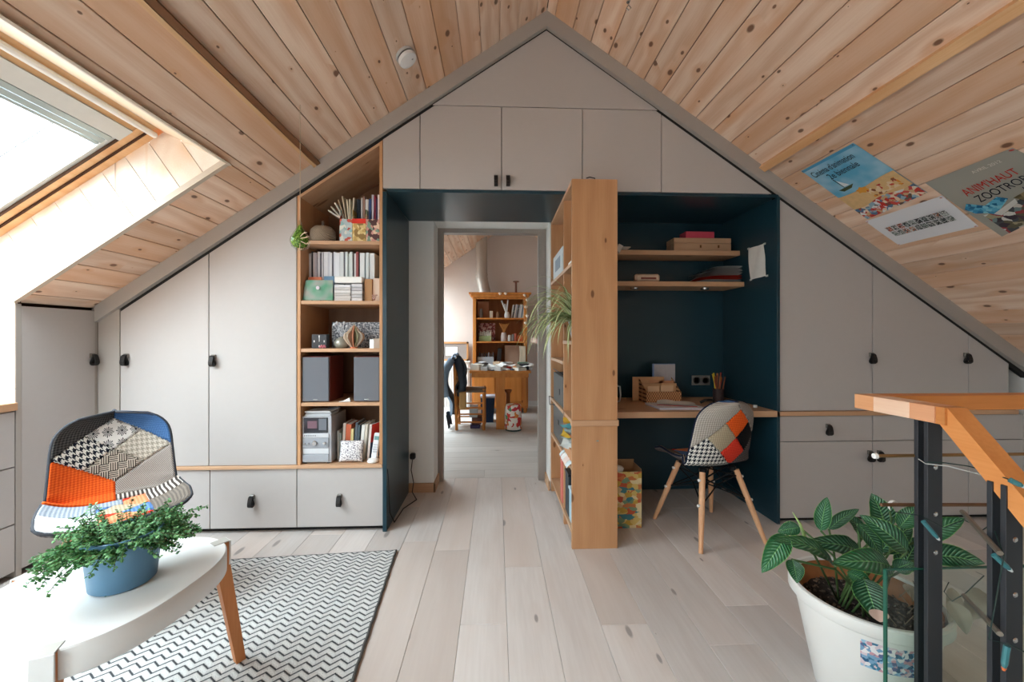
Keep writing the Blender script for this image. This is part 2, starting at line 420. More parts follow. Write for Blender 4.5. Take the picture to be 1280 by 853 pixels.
# far room shell
m = MB(); m.prism(gable(-2.4, 3.2, 0), 6.85, 6.95); struct(m.build('wall_far', plain((222,208,200), .7, noise=.02)))
m = MB(); m.box(-2.45, -2.37, 3.34, 6.9, 0, 1.35); m.box(3.2, 3.28, 3.34, 6.9, 0, 1.25); struct(m.build('wall_side', WHITE))
m = MB(); m.box(-2.0, 2.4, 6.835, 6.85, 0, .08); struct(m.build('baseboard_far', WHITE))
# solid rear gable wall; unseen skylight added for fill (both behind the camera)
m = MB(); m.prism(gable(-2.9, 3.45, 0), Y0-.1, Y0); struct(m.build('wall_rear', WHITE))
m = MB(); M4 = slopeM(-1)
for y in (-2.2, -1.25, -.30): m.box(S_OPEN, 4.0, y, y+.05, .02, .06, M4)
m.box(S_OPEN, S_OPEN+.05, -2.2, -.25, .02, .06, M4); m.box(3.95, 4.0, -2.2, -.25, .02, .06, M4)
w4 = struct(m.build('unseen_window_2', pine_y)); m = MB(); m.box(S_OPEN+.03, 3.97, -2.18, -.27, .035, .041, M4); m.build('pane', PANE, w4)
pc = M4 @ Vector(((S_OPEN+4.0)/2, -1.22, .1)); portal('rear skylight portal', pc, (0, -ALF, 0), 4.0-S_OPEN, 1.95)
# far room skylight (out of view, lights that room)
SK = [(1.75, 3.2, 3.5, 6.7)]
m = MB(); m.box(1.75, 3.2, 3.34, 5.0, .02, .06, slopeM(-1)); m.box(1.75, 3.2, 6.7, 6.9, .02, .06, slopeM(-1)); struct(m.build('ceiling', DARKW))
m = MB(); 
for y in (5.0, 5.83, 6.65): m.box(1.75, 3.2, y, y+.05, .0, .06, slopeM(-1))
m.box(1.75, 1.80, 5.0, 6.7, 0, .06, slopeM(-1)); m.box(3.15, 3.2, 5.0, 6.7, 0, .06, slopeM(-1))
w3 = struct(m.build('unseen_window_3', pine_y)); m = MB(); m.box(1.78, 3.17, 5.02, 6.68, .03, .036, slopeM(-1)); m.build('pane', PANE, w3)
c = slopeM(-1) @ Vector((2.47, 5.85, .1)); portal('far skylight portal', c, (0, ALF-2*ALF, 0), 1.45, 1.7)
# =============== the skylight at the left ===============
TX, TZ = -1.635, zc(-1.635)+.352           # top edge of the frame plane
def fpl(x): return zc(x)+.352
tops = MB()
# upper reveal (flared) - a pine board
tops.prism([(-1.331, zc(-1.331)), (TX, TZ), (TX+.02, TZ+.04), (-1.331+.01, zc(-1.331)+.03)], SY0, YE)
rv = struct(tops.build('trim_1', plain((236,214,190), .5)))
# far reveal: pine boards perpendicular to the slope, daylight glare put into their pale colour
backing = MB(); pts = [(-1.331, zc(-1.331)), (TX, TZ), (-2.87, fpl(-2.87)), (-2.87, .85), (KX, .85), (KX, zc(KX))]
backing.prism(pts, YE+.006, YE+.02); 
pts2 = [(-1.331, zc(-1.331)), (TX, TZ), (-2.87, fpl(-2.87)), (-2.87, .85), (KX, .85), (KX, zc(KX))]
backing.prism(pts2, SY0-.02, SY0-.006)
revroot = struct(backing.build('trim_2', DARKW))
palep = wood('overexposed pine', (232,215,200), (120,84,64), (240,228,216), orange=(228,180,130), ksize=.08, axis=1, rnd_amt=.3)
def clip_poly(poly, f):                     # Sutherland-Hodgman against f(p) >= 0
    out = []
    for i in range(len(poly)):
        a, b = poly[i-1], poly[i]; fa, fb = f(a), f(b)
        if (fa >= 0) != (fb >= 0):
            t = fa/(fa-fb); out.append((a[0]+(b[0]-a[0])*t, a[1]+(b[1]-a[1])*t))
        if fb >= 0: out.append(b)
    return out
a0 = 1.331+.0
sdist = lambda p: -(p[0]*CA + p[1]*SA)        # distance measured down the slope
sref = sdist((-1.669, 1.837))
for k in range(-4, 12):
    lo, hi = sref + k*.1335+.0017, sref+(k+1)*.1335-.0017
    poly = clip_poly(clip_poly(pts, lambda p: sdist(p)-lo), lambda p: hi-sdist(p))
    if len(poly) < 3: continue
    for (ya, yb) in ((YE-.006, YE+.006), (SY0-.006, SY0+.006)):
        mm = MB(); mm.prism(poly, ya, yb); mm.build('board', palep, revroot)
# edge strip on the lower side of the reveal
m = MB(); e = .022
m.prism([(-1.331+.004, zc(-1.331)-.004), (-1.331-.02, zc(-1.331)+.012), (KX-.02, zc(KX)+.012), (KX, zc(KX)-.01)], YE-.012, YE+.012)
m.prism([(-1.331-.016, zc(-1.331)+.02), (-1.331+.02, zc(-1.331)-.012), (-1.331+.01, zc(-1.331)-.016), (-1.331-.02, zc(-1.331)-.002)], SY0, YE)
struct(m.build('trim_3', plain((196,180,162), .5)))
# window frame, in the frame plane
FM = Matrix(((-CA, 0, -SA, TX), (0, -1, 0, YE), (-SA, 0, CA, TZ), (0, 0, 0, 1)))   # local x down, y towards the camera, z out
LX, LY = 1.50, YE-SY0
def bar(m, x0, x1, y0, y1, z0, z1): m.box(x0, x1, y0, y1, z0, z1, FM)
m = MB(); bar(m, 0, .05, 0, LY, 0, .05); bar(m, 0, LX, 0, .042, 0, .05); bar(m, 0, LX, LY-.042, LY, 0, .05); bar(m, LX-.05, LX, 0, LY, 0, .05)
win = struct(m.build('window_1', pine_y))
m = MB(); bar(m, .056, .12, .05, LY-.05, .014, .05); bar(m, .056, LX-.05, .05, .088, .010, .05); bar(m, .056, LX-.05, LY-.088, LY-.05, .010, .05)
m.build('sash', pine_y, win)
m = MB(); m.tube([FM @ Vector((.035, .03, -.012)), FM @ Vector((.035, LY-.03, -.012))], .014, 10); m.build('ventilation_bar', WHITE, win)
m = MB(); bar(m, .12, .135, .088, LY-.088, .016, .06); bar(m, .16, .168, .10, LY-.1, .02, .06); bar(m, .13, LX-.05, .088, .112, .02, .06); bar(m, .085, .16, .09, LY-.09, .004, .02)
m.build('sash_lining', plain((205,205,202), .4), win)
m = MB(); bar(m, .168, .192, .112, LY-.11, .012, .05); bar(m, .200, .225, .112, LY-.11, .02, .05); bar(m, .232, .245, .112, LY-.11, .026, .05)
m.build('blind_cassette', plain((168,178,178), .35, .3), win)
m = MB(); bar(m, .19, LX-.05, .112, .1135, .03, .10); bar(m, .24, LX-.04, .19, .196, .13, .14)
m.build('glazing_gasket', plain((150,152,156), .5), win)
m = MB(); bar(m, .04, LX-.05, .0425, .0495, .002, .02); bar(m, .0505, .0555, .05, LY-.05, .002, .02); bar(m, .09, LX-.05, .0885, .0915, .006, .02); m.build('frame_groove', DARKW, win)
m = MB(); bar(m, .16, LX-.03, .10, LY-.10, .045, .052); m.build('pane', PANE, win)
pc = FM @ Vector((LX/2, LY/2, .16)); portal('skylight portal', pc, (0, -ALF, 0), LX, LY)
# knee wall counter
m = MB(); m.box(-2.87, KX+.012, Y0, YE-.002, .815, .853, bev=.002)
one(m, 'countertop', oaky, 'wooden countertop with pale edge under the skylight at the far left', 'countertop')
# =============== cabinet wall ===============
LEATHER = plain((30,26,25), .6)
BRK = plain((132,128,122), .35, .7)
def clipz(x0, x1, z0, z1, d=.115):          # rectangle cut off by the roof slope
    top = [(x, min(z1, zc(x)-d)) for x in (x1, x0)]
    pts = [(x0, z0), (x1, z0)]
    if top[0][1] > z0+.002: pts.append(top[0])
    side = 1 if (x0+x1)/2 > AX else -1
    xc = AX + side*(AZ-d-z1)/SL             # where the slope meets z1
    if x0+.003 < xc < x1-.003: pts.append((xc, z1))
    zc0 = AX + side*(AZ-d-z0)/SL
    if top[0][1] <= z0+.002: pts[1] = (min(x1, zc0), z0)
    if top[1][1] <= z0+.002: pts[0] = (max(x0, zc0), z0)
    else: pts.append(top[1])
    return pts
def handle(parent, x, y, z, facing='Y', s=1.0):
    # leather loop hanging from a small metal bracket, facing -Y or +X
    R = Matrix.Translation((x, y, z)) @ (Matrix.Rotation(PI/2, 4, 'Z') if facing == 'X' else Matrix()) @ Matrix.Diagonal((1.1, 1.1, .88, 1))
    m = MB(); w = .0105
    loop = [(.013, .032), (.022, .026), (.026, .010), (.030, -.008), (.030, -.026), (.020, -.036), (.008, -.034), (.004, -.022), (.008, -.008), (.014, .006), (.014, .024)]
    for (a, b), (c, d) in zip(loop, loop[1:]):
        n = Vector((0, -(c-a), d-b)); 
        q = [Vector((-w, -a, b)), Vector((w, -a, b)), Vector((w, -c, d)), Vector((-w, -c, d))]
        dy, dz = (d-b), (c-a); L = math.hypot(dy, dz) or 1; o = Vector((0, dy/L*.0035, dz/L*.0035))
        vs = [m.bm.verts.new(R @ (p+sg*o)) for sg in (1, -1) for p in q]
        for f in ((0,1,2,3),(7,6,5,4),(0,4,5,1),(1,5,6,2),(2,6,7,3),(3,7,4,0)): m.bm.faces.new([vs[i] for i in f])
    h = m.build('handle', LEATHER, parent)
    return h
def bracket(parent_thing, x, y, z, facing='Y', s=1.0):
    R = Matrix.Translation((x, y, z)) @ (Matrix.Rotation(PI/2, 4, 'Z') if facing == 'X' else Matrix()) @ Matrix.Scale(s, 4)
    m = MB(); m.box(-.0125, .0125, -.014, 0, .010, .036, R, bev=.002); return m.build('handle_bracket', BRK, parent_thing)
def cabinet(name, label, cat, x0, x1, z0, z1, fronts, depth=.55, group=None):
    t = thing(name, label, cat, ((x0+x1)/2, FY+.02, z0), 0, group)
    m = MB(); m.prism(clipz(x0+.001, x1-.001, z0+.002, z1, .15), FY+.022, FY+depth); m.build('carcass', GREYD, t)
    for (kind, a, b, c, d, hs) in fronts:
        m = MB(); g = .0022; m.prism(clipz(a+g, b-g, c+g, d-g), FY, FY+.019)
        bmesh.ops.bevel(m.bm, geom=list(m.bm.edges), offset=.0012, segments=1, affect='EDGES')
        f = m.build(kind, GREY, t)
        for (hx, hy) in hs:
            p = at(hx, hy, FY); handle(f, p.x, FY, p.z)
            bracket(f, p.x, FY, p.z)
    return t
X = {p: fx(p) for p in (128, 150, 261, 371, 375, 476, 479, 484, 525, 627, 728, 827, 970, 972, 1091, 1211)}
ZH0, ZH1 = 2.07, 2.581
cabinet('wardrobe', 'pale grey wardrobe with sloping top, directly behind the patchwork chair at left', 'wardrobe', X[150], X[261], .405, 3, [('door', X[150], X[261], .405, 3, [(159, 450)])])
cabinet('wardrobe', 'tall pale grey wardrobe adjoining the open bookcase on its left side', 'wardrobe', X[261], X[371], .405, 3, [('door', X[261], X[371], .405, 3, [(268, 451)])])
zl = .385
cabinet('drawer_unit', 'low pale grey front below the wooden ledge, partly hidden behind the patchwork armchair', 'drawer unit', X[150], X[261]+.006, .03, zl, [('drawer', X[150], X[261]+.006, .03, zl, [])])
cabinet('drawer_unit', 'low pale grey drawer under the ledge, directly below the tallest wardrobe', 'drawer unit', X[261]+.006, X[371], .03, zl, [('drawer', X[261]+.006, X[371], .03, zl, [(316, 626)])])
cabinet('drawer_unit', 'low pale grey drawer under the ledge, directly below the stereo and the open bookcase', 'drawer unit', X[371], X[479], .03, zl, [('drawer', X[371], X[479], .03, zl, [(425, 625)])])
m = MB(); m.box(X[150], X[479]-.002, FY-.014, FY+.5, zl+.001, .405, bev=.002)
one(m, 'ledge', oakx, 'long thin oak ledge running between the wardrobes and the low drawers', 'ledge')
# filler strips, plinth, roof trim
m = MB(); m.prism([(KX-.0, 0), (X[150]-.002, 0), (X[150]-.002, zc(X[150])-.10), (KX, zc(KX)-.03)], FY-.001, FY+.02)
struct(m.build('trim_4', TRIM))
m = MB(); m.box(X[150], X[479], FY+.04, FY+.06, 0, .03); m.box(X[972], 3.4, FY+.04, FY+.06, 0, .03); struct(m.build('baseboard_1', DARK))
m = MB()
def band(m, d0, d1, y0, y1, xl=KX-.2, xr=3.42):
    m.prism([(AX, AZ-d0), (AX, AZ-d1), (xl, zc(xl)-d1), (xl, zc(xl)-d0)], y0, y1)
    m.prism([(AX, AZ-d0), (xr, zc(xr)-d0), (xr, zc(xr)-d1), (AX, AZ-d1)], y0, y1)
band(m, -.015, .093, FY-.024, FY+.02, KX+.0); struct(m.build('trim_5', TRIM))
m = MB(); band(m, .09, .125, FY+.006, FY+.03, KX+.05); struct(m.build('trim_6', DARK))
m = MB(); band(m, -.05, .5, FY+.03, FY+.04, -2.2, 3.4)
# gable panel above the overhead cabinets
m = MB(); hw = (AZ-.105-ZH1)/SL; m.prism([(AX-hw, ZH1+.002), (AX+hw, ZH1+.002), (AX, AZ-.105)], FY, FY+.019)
struct(m.build('wall_gable', GREY))
m = MB(); m.prism([(AX-hw, ZH1+.002), (AX+hw, ZH1+.002), (AX, AZ-.12)], FY+.022, BY-.01); struct(m.build('wall_gable', GREYD))
# overhead cabinets
OV = 'overhead cupboard'
cabinet('overhead_cabinet', 'narrow overhead cupboard front with a cut off top left corner, beside the open bookcase', OV, X[479]-.004, X[525], ZH0, ZH1, [('door', X[479]-.004, X[525], ZH0, ZH1, [])])
cabinet('overhead_cabinet', 'square overhead cupboard above the doorway, handle in its lower right corner', OV, X[525], X[627], ZH0, ZH1, [('door', X[525], X[627], ZH0, ZH1, [(620, 227)])])
cabinet('overhead_cabinet', 'square overhead cupboard above the doorway, handle in its lower left corner', OV, X[627], X[728], ZH0, ZH1, [('door', X[627], X[728], ZH0, ZH1, [(635, 227)])])
cabinet('overhead_cabinet', 'square overhead cupboard without a handle, behind the top of the oak shelf unit', OV, X[728], X[827], ZH0, ZH1, [('door', X[728], X[827], ZH0, ZH1, [])])
cabinet('overhead_cabinet', 'wide triangular overhead cupboard following the roof slope above the desk niche', OV, X[827], 1.775, ZH0, ZH1, [('door', X[827], 1.775, ZH0, ZH1, [])])
# right-hand cabinets
zr0, zr1, zd = .705, .675, .513
cabinet('wardrobe', 'large pale grey wardrobe immediately right of the blue desk niche', 'wardrobe', 1.778, X[1091], zr0, 3, [('door', 1.778, X[1091], zr0, 3, [(1088, 448)])])
cabinet('wardrobe', 'pale grey wardrobe second to the right of the blue desk niche', 'wardrobe', X[1091], X[1211], zr0, 3, [('door', X[1091], X[1211], zr0, 3, [(1206, 448)])])
cabinet('wardrobe', 'lowest triangular wardrobe tapering to the right edge behind the wooden handrail', 'wardrobe', X[1211], 3.3, zr0, 3, [('door', X[1211], 3.3, zr0, 3, [])])
cabinet('base_cabinet', 'low pale grey cupboard beside the desk niche with one drawer above one door', 'base cabinet', 1.778, X[1091], .03, zr1,
        [('drawer', 1.778, X[1091], zd, zr1, [(1034, 537)]), ('door', 1.778, X[1091], .03, zd, [(1086, 570)])])
cabinet('base_cabinet', 'low pale grey cupboard behind the potted plant, handle on its left edge', 'base cabinet', X[1091], X[1211], .03, zr1,
        [('drawer', X[1091], X[1211], zd, zr1, []), ('door', X[1091], X[1211], .03, zd, [(1098, 570)])])
cabinet('base_cabinet', 'low pale grey cupboard at the right edge seen behind the steel posts', 'base cabinet', X[1211], 3.4, .03, zr1,
        [('drawer', X[1211], 3.4, zd, zr1, []), ('door', X[1211], 3.4, .03, zd, [])])
# oak worktop: desk in the niche and thin ledge to the right
m = MB(); m.prism([(.675, FY-.012), (1.774, FY-.012), (1.774, BY-.02), (.675, BY-.02)], .672, .709, 'Z'); m.box(1.77, 3.35, FY-.012, FY+.3, .677, .704)
one(m, 'desk_worktop', oakx, 'oak desktop spanning the dark blue niche and running on as a thin ledge', 'desk')
# knee wall cabinets at the far left
kt = thing('wardrobe', 'grey cupboard in the far left corner, turned sideways under the roof slope', 'wardrobe', (KX-.2, 2.24, 0))
m = MB(); m.box(KX-.5, KX-.021, YE+.024, FY-.01, .02, 1.32); m.build('carcass', GREYD, kt)
m = MB(); m.box(KX-.02, KX, YE+.022, FY-.018, .03, 1.325, bev=.0015); kd_ = m.build('door', GREY, kt)
hp = onx(127, 449, KX); handle(kd_, KX, 2.405, hp.z, 'X'); bracket(kd_, KX, 2.405, hp.z, 'X')
m = MB(); m.box(KX-.5, KX+.001, YE-.001, YE+.021, .0, 1.335); struct(m.build('trim_7', TRIM))
m = MB(); m.box(KX-.02, KX-.002, FY-.017, FY-.002, 0, 1.34); struct(m.build('trim_8', TRIM))
for k, (ya, yb) in enumerate(((1.42, 2.04), (.80, 1.42), (.18, .80), (-.44, .18))):
    t = thing('drawer_unit', ['low grey drawer stack under the countertop beside the sideways cupboard at left', 'grey drawer stack under the countertop, second from the corner', 'grey drawer stack under the countertop, third from the corner', 'grey drawer stack under the countertop, furthest from the corner'][k], 'drawer unit', (KX-.25, (ya+yb)/2, 0))
    m = MB(); m.box(KX-.5, KX-.021, ya+.002, yb-.002, .02, .812); m.build('carcass', GREYD, t)
    for (a, b) in ((.54, .812), (.262, .54), (.03, .262)):
        m = MB(); m.box(KX-.02, KX, ya+.002, yb-.002, a+.003, b-.003, bev=.0015); m.build('drawer', GREY, t)
# =============== blue passage panel and desk niche ===============
m = MB(); m.box(-.681, -.657, FY-.012, BY-.003, 0, 2.048, bev=.001); struct(m.build('wall_passage', BLUE))
m = MB(); m.box(-.657, 1.775, FY, BY-.003, 2.05, 2.068); struct(m.build('ceiling_niche', BLUE))
m = MB(); m.box(.675, 1.757, BY-.018, BY-.003, 0, 2.05); struct(m.build('wall_niche_back', BLUE))
m = MB(); m.box(1.757, 1.776, FY-.012, BY-.003, 0, 2.05, bev=.001); struct(m.build('wall_niche_side', BLUE))
# niche shelves
def shelf(name, label, px0, pyt, pyb, x0, yf, mat=oakx):
    z1 = fz(850, pyt, yf); z0 = z1-.034
    m = MB(); m.box(x0, 1.755, yf, BY-.02, z0, z1, bev=.002); return one(m, name, mat, label, 'shelf'), z1
sh1, ZN1 = shelf('wall_shelf', 'upper oak shelf in the dark blue niche carrying a wooden box', 780, 313, 320, .676, 2.81)
sh2, ZN2 = shelf('wall_shelf', 'lower oak shelf in the dark blue niche carrying papers', 775, 352, 359, .676, 2.76)
for k, p in enumerate((793, 881)):
    q = at(p, 359, 2.84); m = MB(); m.lathe([(.0, -.012), (.026, -.012), (.028, -.004), (.028, 0)], (q.x, 2.84, ZN2-.034), 16)
    one(m, 'spotlight', CHROME, ['small round spotlight under the lower niche shelf, near the oak shelf unit', 'small round spotlight under the lower niche shelf, below the paper stack'][k], 'spotlight')
# socket
sp_ = at(875.5, 475.5, BY-.02); t = thing('power_socket', 'double metal power socket on the dark blue niche wall above the desk', 'socket', tuple(sp_))
m = MB(); m.box(sp_.x-.072, sp_.x+.072, sp_.y-.01, sp_.y, sp_.z-.038, sp_.z+.038, bev=.003); m.build('face_plate', plain((150,148,144), .35, .6), t)
for s in (-1, 1):
    m = MB(); m.lathe([(.026, 0), (.027, .004), (.022, .004), (.020, .001), (0, .001)], (sp_.x+s*.036, sp_.y-.009, sp_.z), 20, Matrix.Rotation(PI/2, 4, 'X'), cap=False); m.build('outlet', plain((90,88,86), .4, .5), t)
# paper taped on the side panel
p = [onx(936, 311, 1.757), onx(956, 305, 1.757), onx(959, 345, 1.757), onx(939, 350, 1.757)]
m = MB(); NP = 8
def pf(u, v):
    a = p[0].lerp(p[1], u).lerp(p[3].lerp(p[2], u), v); a.x = 1.757-.003-.006*abs(math.sin(u*5+v*3)); return a
m.grid(pf, NP, NP); t = thing('paper_note', 'crumpled white note taped to the blue side of the niche', 'paper', tuple(p[3])); m.build('sheet', PAPER, t, smooth=True)
for q in p:
    m = MB(); m.box(1.7535, 1.7552, q.y-.012, q.y+.012, q.z-.006, q.z+.006, Matrix.Translation((0,0,0))); m.build('tape', plain((200,210,205), .3), t)
# =============== open bookcase at the left ===============
bx0, bx1 = X[371]+.004, X[479]-.004; BD = .40; BB = FY+BD
bk = thing('bookcase', 'built-in open oak bookcase with a sloping top, left of the passage', 'bookcase', ((bx0+bx1)/2, FY, .406))
m = MB(); m.prism(clipz(bx0, bx0+.018, .406, 3, .12), FY-.002, BB); m.build('side_panel', oakz, bk)
m = MB(); m.prism(clipz(bx1-.018, bx1, .406, 3, .12), FY-.002, BB); m.build('side_panel', oakz, bk)
m = MB(); m.prism(clipz(bx0, bx1, .406, 3, .13), BB, BB+.01); m.build('back_panel', wood('dark oak back', (120,84,60), (60,40,28), (130,94,68), axis=2, knots=False), bk)
m = MB(); m.prism([(bx0+.018, zc(bx0+.018)-.12), (bx0+.018, zc(bx0+.018)-.138), (bx1-.018, zc(bx1-.018)-.138), (bx1-.018, zc(bx1-.018)-.12)], FY, BB); m.build('top_panel', oakx, bk)
ZS = [1.752, 1.391, 1.103, .778]
for z in ZS:
    m = MB(); m.box(bx0+.018, bx1-.018, FY+.002, BB, z-.021, z, bev=.001); m.build('shelf', oakx, bk)
# =============== oak shelf unit dividing passage and desk ===============
PX0, PX1, PY0, PY1, PZ = .419, .673, 2.192, BY-.004, 2.046
un = thing('shelf_unit', 'tall freestanding oak shelf unit open towards the passage', 'shelf unit', ((PX0+PX1)/2, (PY0+PY1)/2, 0))
m = MB(); m.box(PX0, PX1, PY0, PY0+.02, .712, PZ, bev=.001); m.box(PX0, PX1, PY0, PY0+.02, 0, .680, bev=.001); m.build('front_panel', oakz, un)
m = MB(); m.box(PX0-.004, PX1+.006, PY0-.008, PY0+.03, .680, .712, bev=.002); m.build('ledge', oakx, un)
m = MB(); m.box(PX1-.018, PX1, PY0+.02, PY1, 0, PZ); m.build('back_panel', oakz, un)
m = MB(); m.box(PX0, PX1-.018, PY1-.018, PY1, 0, PZ); m.build('end_panel', oakz, un)
m = MB(); m.box(PX0, PX1-.018, PY0+.02, PY1-.018, PZ-.02, PZ); m.build('top_panel', oaky, un)
YD = 2.49
m = MB(); m.box(PX0+.006, PX1-.018, YD, YD+.018, 0, PZ-.02); m.build('divider', oakz, un)
US = [1.588, 1.150, .712, .450, .10]
for z in US:
    m = MB(); m.box(PX0, PX1-.018, PY0+.02, PY1-.018, z-.02, z) if z not in (1.150,) else (m.box(PX0, PX1-.018, PY0+.02, YD, z-.02, z), m.box(PX0, PX1-.018, YD+.018, PY1-.018, 1.0, 1.02))
    m.build('shelf', oaky, un)
# skirting left of the doorway, cable and plug
m = MB(); m.box(-.657, DX0+.012, BY-.014, BY, 0, .07, bev=.002); m.box(DX0, DX0+.012, BY-.014, 3.26, 0, .07); struct(m.build('baseboard_left', oakx))
m = MB(); m.box(DX1-.012, DX1, BY-.014, 3.26, 0, .07); struct(m.build('baseboard_right', oakx))
pp = at(517, 569, BY); t = thing('power_plug', 'black power plug and cable on the white wall left of the doorway', 'plug', tuple(pp))
m = MB(); m.box(pp.x-.035, pp.x+.035, BY-.01, BY, pp.z-.035, pp.z+.035, bev=.004); m.build('face_plate', WHITE, t)
m = MB(); m.box(pp.x-.02, pp.x+.02, BY-.05, BY-.01, pp.z-.022, pp.z+.022, bev=.008); m.build('plug_body', BLACK, t)
m = MB(); m.tube([(pp.x, BY-.04, pp.z-.02), (pp.x-.01, BY-.04, pp.z-.1), (pp.x+.01, BY-.05, pp.z-.19), (pp.x-.0, BY-.05, .02), (-.57, 2.9, .004), (-.63, 2.75, .004), (-.64, 2.55, .004), (-.648, 2.47, .1), (-.648, 2.44, .30), (-.65, 2.425, .38)], .0035, 6); m.build('cable', BLACK, t)
# =============== patchwork shell chairs ===============
WIRE = plain((25,25,27), .4, .5)
def shell_pt(u, v, off=0.0):
    # u -1..1 across, v 0 (front lip) .. 1 (top of the back); chair faces local -Y
    prof = [(0, -.225, .415), (.08, -.205, .432), (.2, -.13, .432), (.35, -.02, .420), (.46, .075, .425), (.54, .135, .455), (.62, .165, .515), (.75, .190, .62), (.88, .215, .73), (1, .240, .815)]
    for (a, ya, za), (b, yb, zb) in zip(prof, prof[1:]):
        if v <= b+1e-9: break
    t = (v-a)/(b-a); t = max(0, min(1, t))
    y, z = ya+(yb-ya)*t, za+(zb-za)*t
    w = .225 if v < .35 else (.225-.02*((v-.35)/.25) if v < .6 else .205 - .02*(v-.6)/.4)
    e = 1.0
    if v > .80: e = max(.0, 1-((v-.80)/.20)**2.6)**.42
    if v < .12: e = max(.0, 1-((.12-v)/.12)**2.4)**.40
    w *= max(e, .02)
    x = u*w; k = abs(u)
    if v < .5: z += .055*k**3.0*min(1, v/.25+.25)
    back = max(0, min(1, (v-.40)/.2)); y -= back*.065*k**2.2; z += (1-back)*0
    n = Vector((0, 0, 1)).lerp(Vector((0, -1, .18)), max(0, min(1, (v-.32)/.3))).normalized()
    n.x = -u*.25
    return Vector((x, y, z)) + n*off
def patches(parent, fn, mats, off, flip=False, nu=84, nv=150):
    groups = {}
    for i in range(nu):
        for j in range(nv):
            groups.setdefault(fn(-1+2*(i+.5)/nu, (j+.5)/nv), []).append((i, j))
    comps = []
    for gk in sorted(groups, key=str):
        left = set(groups[gk])
        while left:
            cur = {left.pop()}; fr_ = list(cur)
            while fr_:
                i, j = fr_.pop()
                for q in ((i+1,j),(i-1,j),(i,j+1),(i,j-1)):
                    if q in left: left.discard(q); cur.add(q); fr_.append(q)
            if len(cur) > 12: comps.append((gk, cur))
    for gk, cells in comps:
        m = MB(); uvl = m.bm.loops.layers.uv.verify(); V = {}
        def inner(i, j):            # vertex fully inside the patch? then puff it up a little
            return all((a, b) in cells for a in (i-1, i) for b in (j-1, j))
        def g(i, j):
            if (i, j) not in V:
                o = off*(1.0 if inner(i, j) else .35)
                V[(i, j)] = m.bm.verts.new(shell_pt(-1+2*i/nu, j/nv, o))
            return V[(i, j)]
        for (i, j) in cells:
            q = ((i,j),(i+1,j),(i+1,j+1),(i,j+1))
            if flip: q = q[::-1]
            f = m.bm.faces.new([g(*c) for c in q]); f.smooth = True
            for l, (a, b) in zip(f.loops, q): l[uvl].uv = (a/nu*.44, b/nv*.80)
        m.build('fabric_patch', mats[gk], parent, local=True, fixn=False, smooth=True)
F = fabric
def front_fn(u, v):                 # front of the seat shell
    if v > .52 + .10*max(0, -u) - (.04 if u < 0 else 0):
        a = (v-.60)/.088 + 2.0*u; b = (v-.60)/.088 - 2.0*u
        A, B = math.floor(a/2), math.floor(b/2)
        if A >= 2 and u >= 0: return 'denim'
        if B >= 2 and u < 0: return 'charcoal'
        if (A, B) == (0, 0): return 'maze'
        if (A, B) == (1, 1): return 'flower'
        if A >= 1 and B == 0: return 'beigehound'
        if A == 0 and B >= 1: return 'hound'
        if u < 0: return 'orange'
        return 'twill'
    if v > .47:
        return 'orange' if u < -.0 else 'stripe'
    if v > .40 and u < .1: return 'knitblue'
    if u < -.28: return 'white' if v < .27 else 'knitblue'
    if u > .45: return 'brown' if v < .36 else 'stripe'
    a = v/.13 + u*2; b = v/.13 - u*2
    return ['peach', 'blue', 'red', 'beige'][(math.floor(a/1.6) + 2*math.floor(b/1.6)) % 4]
def rear_fn(u, v):                  # rear of the shell, w to the right when seen from behind
    w = -u; a = (v-.735)/.105+(w-.18)/.42; b = (v-.735)/.105-(w-.18)/.42
    A, B = math.floor(a/2), math.floor(b/2)
    if (A, B) == (0, 0): return 'orange'
    if (A, B) == (0, -1): return 'black'
    if (A, B) == (-1, -1): return 'red'
    if (A, B) == (-1, 0): return 'beige'
    if v < .44: return 'tweeddark'
    if A >= 1: return 'twill'
    if B >= 1: return 'tweed'
    if A <= -2: return 'hound'
    return 'tweeddark'
FM_ = {'denim': F('denim twill', (38,74,122), (92,130,176)), 'charcoal': F('knit', (38,38,40), (96,94,92)), 'maze': F('maze', (60,54,50), (196,186,172)),
       'flower': F('flower', (40,42,48), (222,220,216)), 'beigehound': F('hound', (198,190,176), (150,142,130), 2.0), 'hound': F('hound', (226,224,216), (26,30,42), 1.7),
       'orange': F('knit', (206,70,20), (244,112,44)), 'twill': F('twill', (120,112,106), (178,168,160)), 'stripe': F('stripe', (70,62,58), (196,188,180)),
       'knitblue': F('knit', (110,122,136), (184,190,196)), 'white': F('knit', (196,196,204), (236,236,240)), 'brown': F('knit', (82,74,68), (132,122,112)),
       'peach': F('knit', (220,120,80), (240,160,120)), 'blue': F('knit', (60,96,150), (110,146,196)), 'red': F('knit', (196,40,28), (232,78,56)),
       'beige': F('knit', (150,134,110), (196,182,156)), 'black': F('knit', (14,14,16), (34,33,34)), 'tweed': F('knit', (134,126,118), (202,194,184)), 'tweeddark': F('knit', (46,42,44), (116,108,106))}
